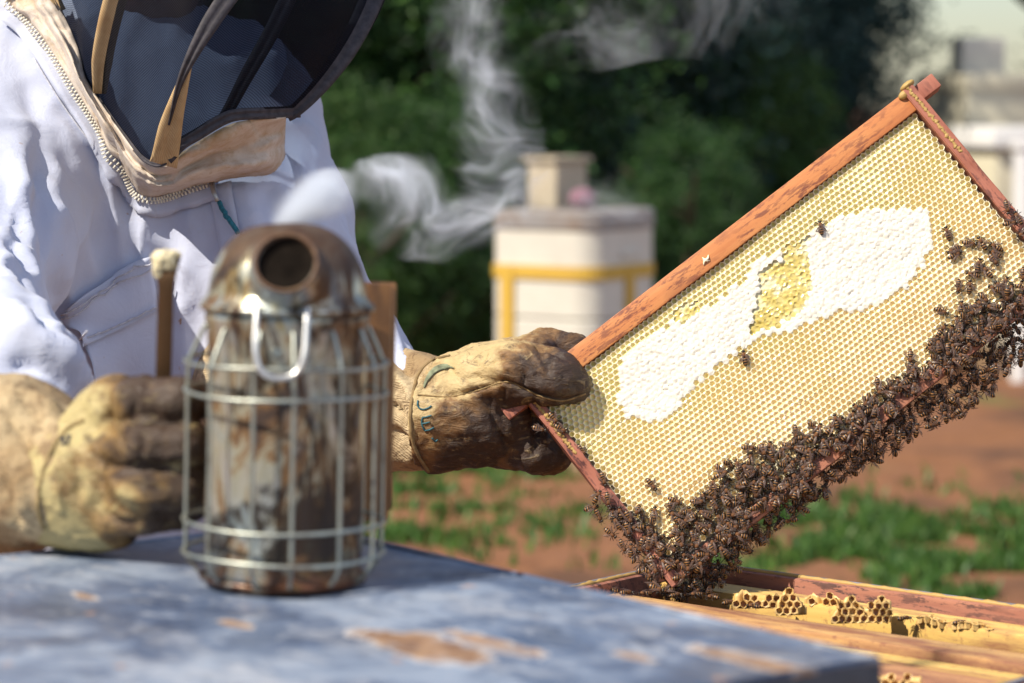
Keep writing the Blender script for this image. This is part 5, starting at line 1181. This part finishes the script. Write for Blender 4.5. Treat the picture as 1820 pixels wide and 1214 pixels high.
gb = fold(gb, [([(742, 700), (800, 703), (860, 690), (892, 678), (935, 695), (990, 710), (1040, 700)], -.0045, 4.5), ([(865, 700), (880, 750), (905, 800)], -.006, 7), ([(895, 690), (890, 730), (900, 760)], -.004, 8), ([(815, 690), (822, 740), (835, 800)], .003, 9), ([(905, 640), (925, 660), (935, 690)], -.0022, 5), ([(960, 620), (965, 640), (975, 665)], -.0040, 4), ([(985, 625), (978, 645), (980, 670)], -.003, 3.5), ([(940, 625), (950, 650), (955, 680)], -.0028, 3), ([(948, 612), (962, 618), (985, 622), (1010, 640)], -.006, 5), ([(920, 650), (930, 668), (928, 690)], -.003, 3.5), ([(1000, 660), (1003, 680), (998, 700)], -.0015, 3), ([(870, 650), (885, 640), (905, 632)], -.003, 4), ([(840, 660), (860, 675), (885, 672)], -.003, 4), ([(850, 640), (880, 655), (920, 650)], .0025, 8), ([(965, 655), (985, 640), (1005, 640)], -.002, 4), ([(790, 650), (820, 672), (860, 668)], -.003, 7), ([(945, 700), (955, 760), (945, 815)], -.005, 7), ([(760, 720), (770, 780), (790, 815)], .003, 10)])
v, f = gb; N = vnormals(v, f); v = v + N * (.0018 * fbm(v, 42, 4, 4) + .0012 * fbm(v, 120, 3, 9))[:, None]; gb = (v, f)
gl = obj('glove', gb, LEB, person); gl['label'] = 'brown stained leather glove gripping the lug of the raised frame'
GT = bvh(gb)
obj('seam', merge(tube(drape(GT, catmull([(742, 702), (800, 705), (850, 694), (890, 680), (915, 682), (960, 704), (1000, 712), (1040, 700)], 10), .0002), .0009, 6)), m_simple('glove_seam', (.26, .17, .07), .8, .5, 300), gl)
INK = m_simple('teal_marker', (.015, .10, .13), .6, .4, 300)
strokes(GT, [[(743, 712), (743, 722), (750, 728), (760, 726), (767, 722)], [(751, 742), (750, 753), (755, 765)], [(751, 742), (759, 741), (767, 738)], [(750, 753), (757, 752), (764, 750)], [(755, 765), (763, 764), (771, 760)], [(768, 778), (773, 784), (778, 781)]], INK, 'marker_lettering', gl, .0008)
cuffB = sdf_mesh([[cone_p(G(470, 700, 2.58), G(620, 722, 2.52), .070, .066), cone_p(G(620, 722, 2.52), G(790, 735, 2.457), .064, .0500)]], .004, .02, None, [(G(840, 735, 2.455), (1, -.55, -.1))]); cuffB = relax(cuffB, 1)
cuffB = fold(cuffB, [([(690, 640), (720, 650), (760, 700)], -.004, 14), ([(700, 700), (735, 730), (745, 800)], .004, 14), ([(720, 625), (760, 640), (800, 690)], .004, 12), ([(690, 660), (725, 690), (735, 720)], .008, 9), ([(690, 760), (720, 780), (750, 800)], -.008, 9), ([(700, 610), (715, 640), (730, 660)], -.007, 8), ([(690, 715), (712, 730), (728, 770)], -.007, 7), ([(690, 800), (715, 812), (740, 815)], .006, 8)])
v, f = cuffB; N = vnormals(v, f); v = v + N * (.003 * fbm(v, 18, 3, 6) + .0012 * fbm(v, 60, 3, 2))[:, None]
cb = obj('glove_cuff', (v, f), CANV, person); cb['label'] = 'dirty canvas gauntlet cuff behind the smoker'
CT = bvh((v, f))
# raised leather edge where the glove is sewn to its cuff, with the green lined gap by the thumb
obj('cuff_binding', tube(drape(bvh(merge(gb, (v, f))), catmull([(800, 633), (770, 640), (746, 662), (735, 695), (730, 735), (733, 780), (745, 812), (762, 838)], 8), .0002), .0016, 7), m_simple('binding_leather', (.24, .16, .07), .8, .4, 120), gl)
gg = catmull([(806, 652), (790, 648), (772, 654), (758, 670), (752, 688)], 8); gw = np.interp(np.linspace(0, 1, len(gg)), [0, .35, 1], [4, 13, 3]); gn = np.stack([np.full(len(gg), .75), np.full(len(gg), .66)], 1); TT = bvh(merge(gb, (v, f)))
obj('green_lining', thicken(np.array([drape(TT, gg + gn * (gw * e)[:, None], .0012) for e in (0, .33, .66, 1)]).transpose(1, 0, 2), np.array([0, .001, 0])), m_simple('green_lining_cloth', (.24, .26, .16), .9, .6, 120), gl)

# the glove on the smoker's bellows
LEA = m_leather('worn_leather_smoker_hand', (0.46, 0.37, 0.17), (0.23, 0.135, 0.045), (0.05, 0.026, 0.014), *axis_range(G(130, 850, 1.8), G(265, 840, 1.8)), 4.1)
da = 1.805
heel = [ell_p(G(150, 865, 1.845), (.036, .036, .036)), cone_p(G(75, 848, 1.875), G(185, 855, 1.845), .046, .038), cone_p(G(150, 790, 1.86), G(235, 780, 1.845), .026, .024), cone_p(G(120, 905, 1.86), G(205, 930, 1.835), .028, .018), cone_p(G(165, 760, 1.86), G(205, 720, 1.84), .024, .022)]
fa1 = limb([G(200, 720, 1.838), G(250, 708, 1.798), G(320, 712, 1.790), G(365, 716, 1.815)], [.015, .0138, .0132, .012])
fa2 = limb([G(205, 795, 1.83), G(255, 788, 1.788), G(325, 788, 1.785), G(372, 790, 1.815)], [.017, .0152, .0145, .013])
fa3 = limb([G(205, 868, 1.83), G(258, 864, 1.795), G(325, 862, 1.795), G(368, 862, 1.825)], [.018, .0160, .0150, .013])
fa4 = limb([G(205, 915, 1.82), G(260, 908, 1.805), G(315, 902, 1.815), G(345, 900, 1.84)], [.016, .0135, .0125, .011])
ga = relax(sdf_mesh([heel, fa1, fa2, fa3, fa4], .0024, .012, .0012, [(G(92, 850, 1.86), (-1, .75, .45))]), 2)
ga = fold(ga, [([(195, 690), (190, 730), (205, 770), (215, 800)], -.005, 9), ([(150, 770), (180, 810), (190, 860)], .004, 14), ([(190, 840), (230, 880), (300, 890)], .004, 10), ([(130, 800), (140, 850), (135, 910)], -.004, 10), ([(100, 820), (105, 870), (110, 920)], .003, 10), ([(180, 905), (210, 930), (250, 930)], -.004, 9), ([(218, 748), (270, 748), (345, 750)], -.007, 6), ([(215, 828), (270, 826), (345, 826)], -.006, 6), ([(235, 690), (240, 715), (232, 740)], -.003, 4), ([(250, 765), (256, 790), (248, 820)], -.003, 4)])
v, f = ga; N = vnormals(v, f); v = v + N * (.0016 * fbm(v, 34, 3, 7) + .0010 * fbm(v, 110, 2, 3))[:, None]; ga = (v, f)
gla = obj('glove', ga, LEA, person); gla['label'] = 'yellowed leather glove squeezing the bellows of the smoker'
cA = relax(sdf_mesh([[cone_p(G(-190, 770, 2.06), G(20, 830, 1.90), .068, .060), cone_p(G(20, 830, 1.90), G(118, 854, 1.86), .058, .0425)]], .004, .02), 1)
cA = fold(cA, [([(0, 700), (60, 735), (110, 760)], .005, 16), ([(0, 760), (50, 800), (90, 900)], -.005, 14), ([(60, 720), (95, 800), (90, 900)], .004, 14), ([(0, 850), (30, 900), (40, 960)], -.004, 14), ([(0, 730), (40, 770), (70, 830)], -.009, 9), ([(20, 700), (70, 750), (92, 790)], -.007, 8), ([(0, 810), (35, 850), (50, 920)], .008, 10), ([(10, 690), (55, 715), (110, 740)], .007, 9), ([(0, 900), (25, 925), (60, 945)], .006, 9)])
v, f = cA; N = vnormals(v, f); v = v + N * (.004 * fbm(v, 15, 3, 8) + .0014 * fbm(v, 60, 3, 2))[:, None]; cAo = obj('glove_cuff', (v, f), CANV, person); cAo['label'] = 'pale canvas gauntlet cuff reaching to the smoker'
TA = bvh(merge(ga, (v, f)))
obj('cuff_binding', tube(drape(TA, catmull([(150, 746), (120, 762), (92, 800), (74, 850), (68, 900), (78, 940)], 8), .0003, 1.85), .0014, 7), m_simple('binding_leather_pale', (.32, .23, .10), .8, .4, 120), gla)
strokes(TA, [[(108, 782), (113, 778), (112, 792)], [(118, 777), (124, 776), (119, 791)]], m_simple('dark_marker', (.04, .04, .06), .6, .3, 300), 'marker_number', gla, .0009)
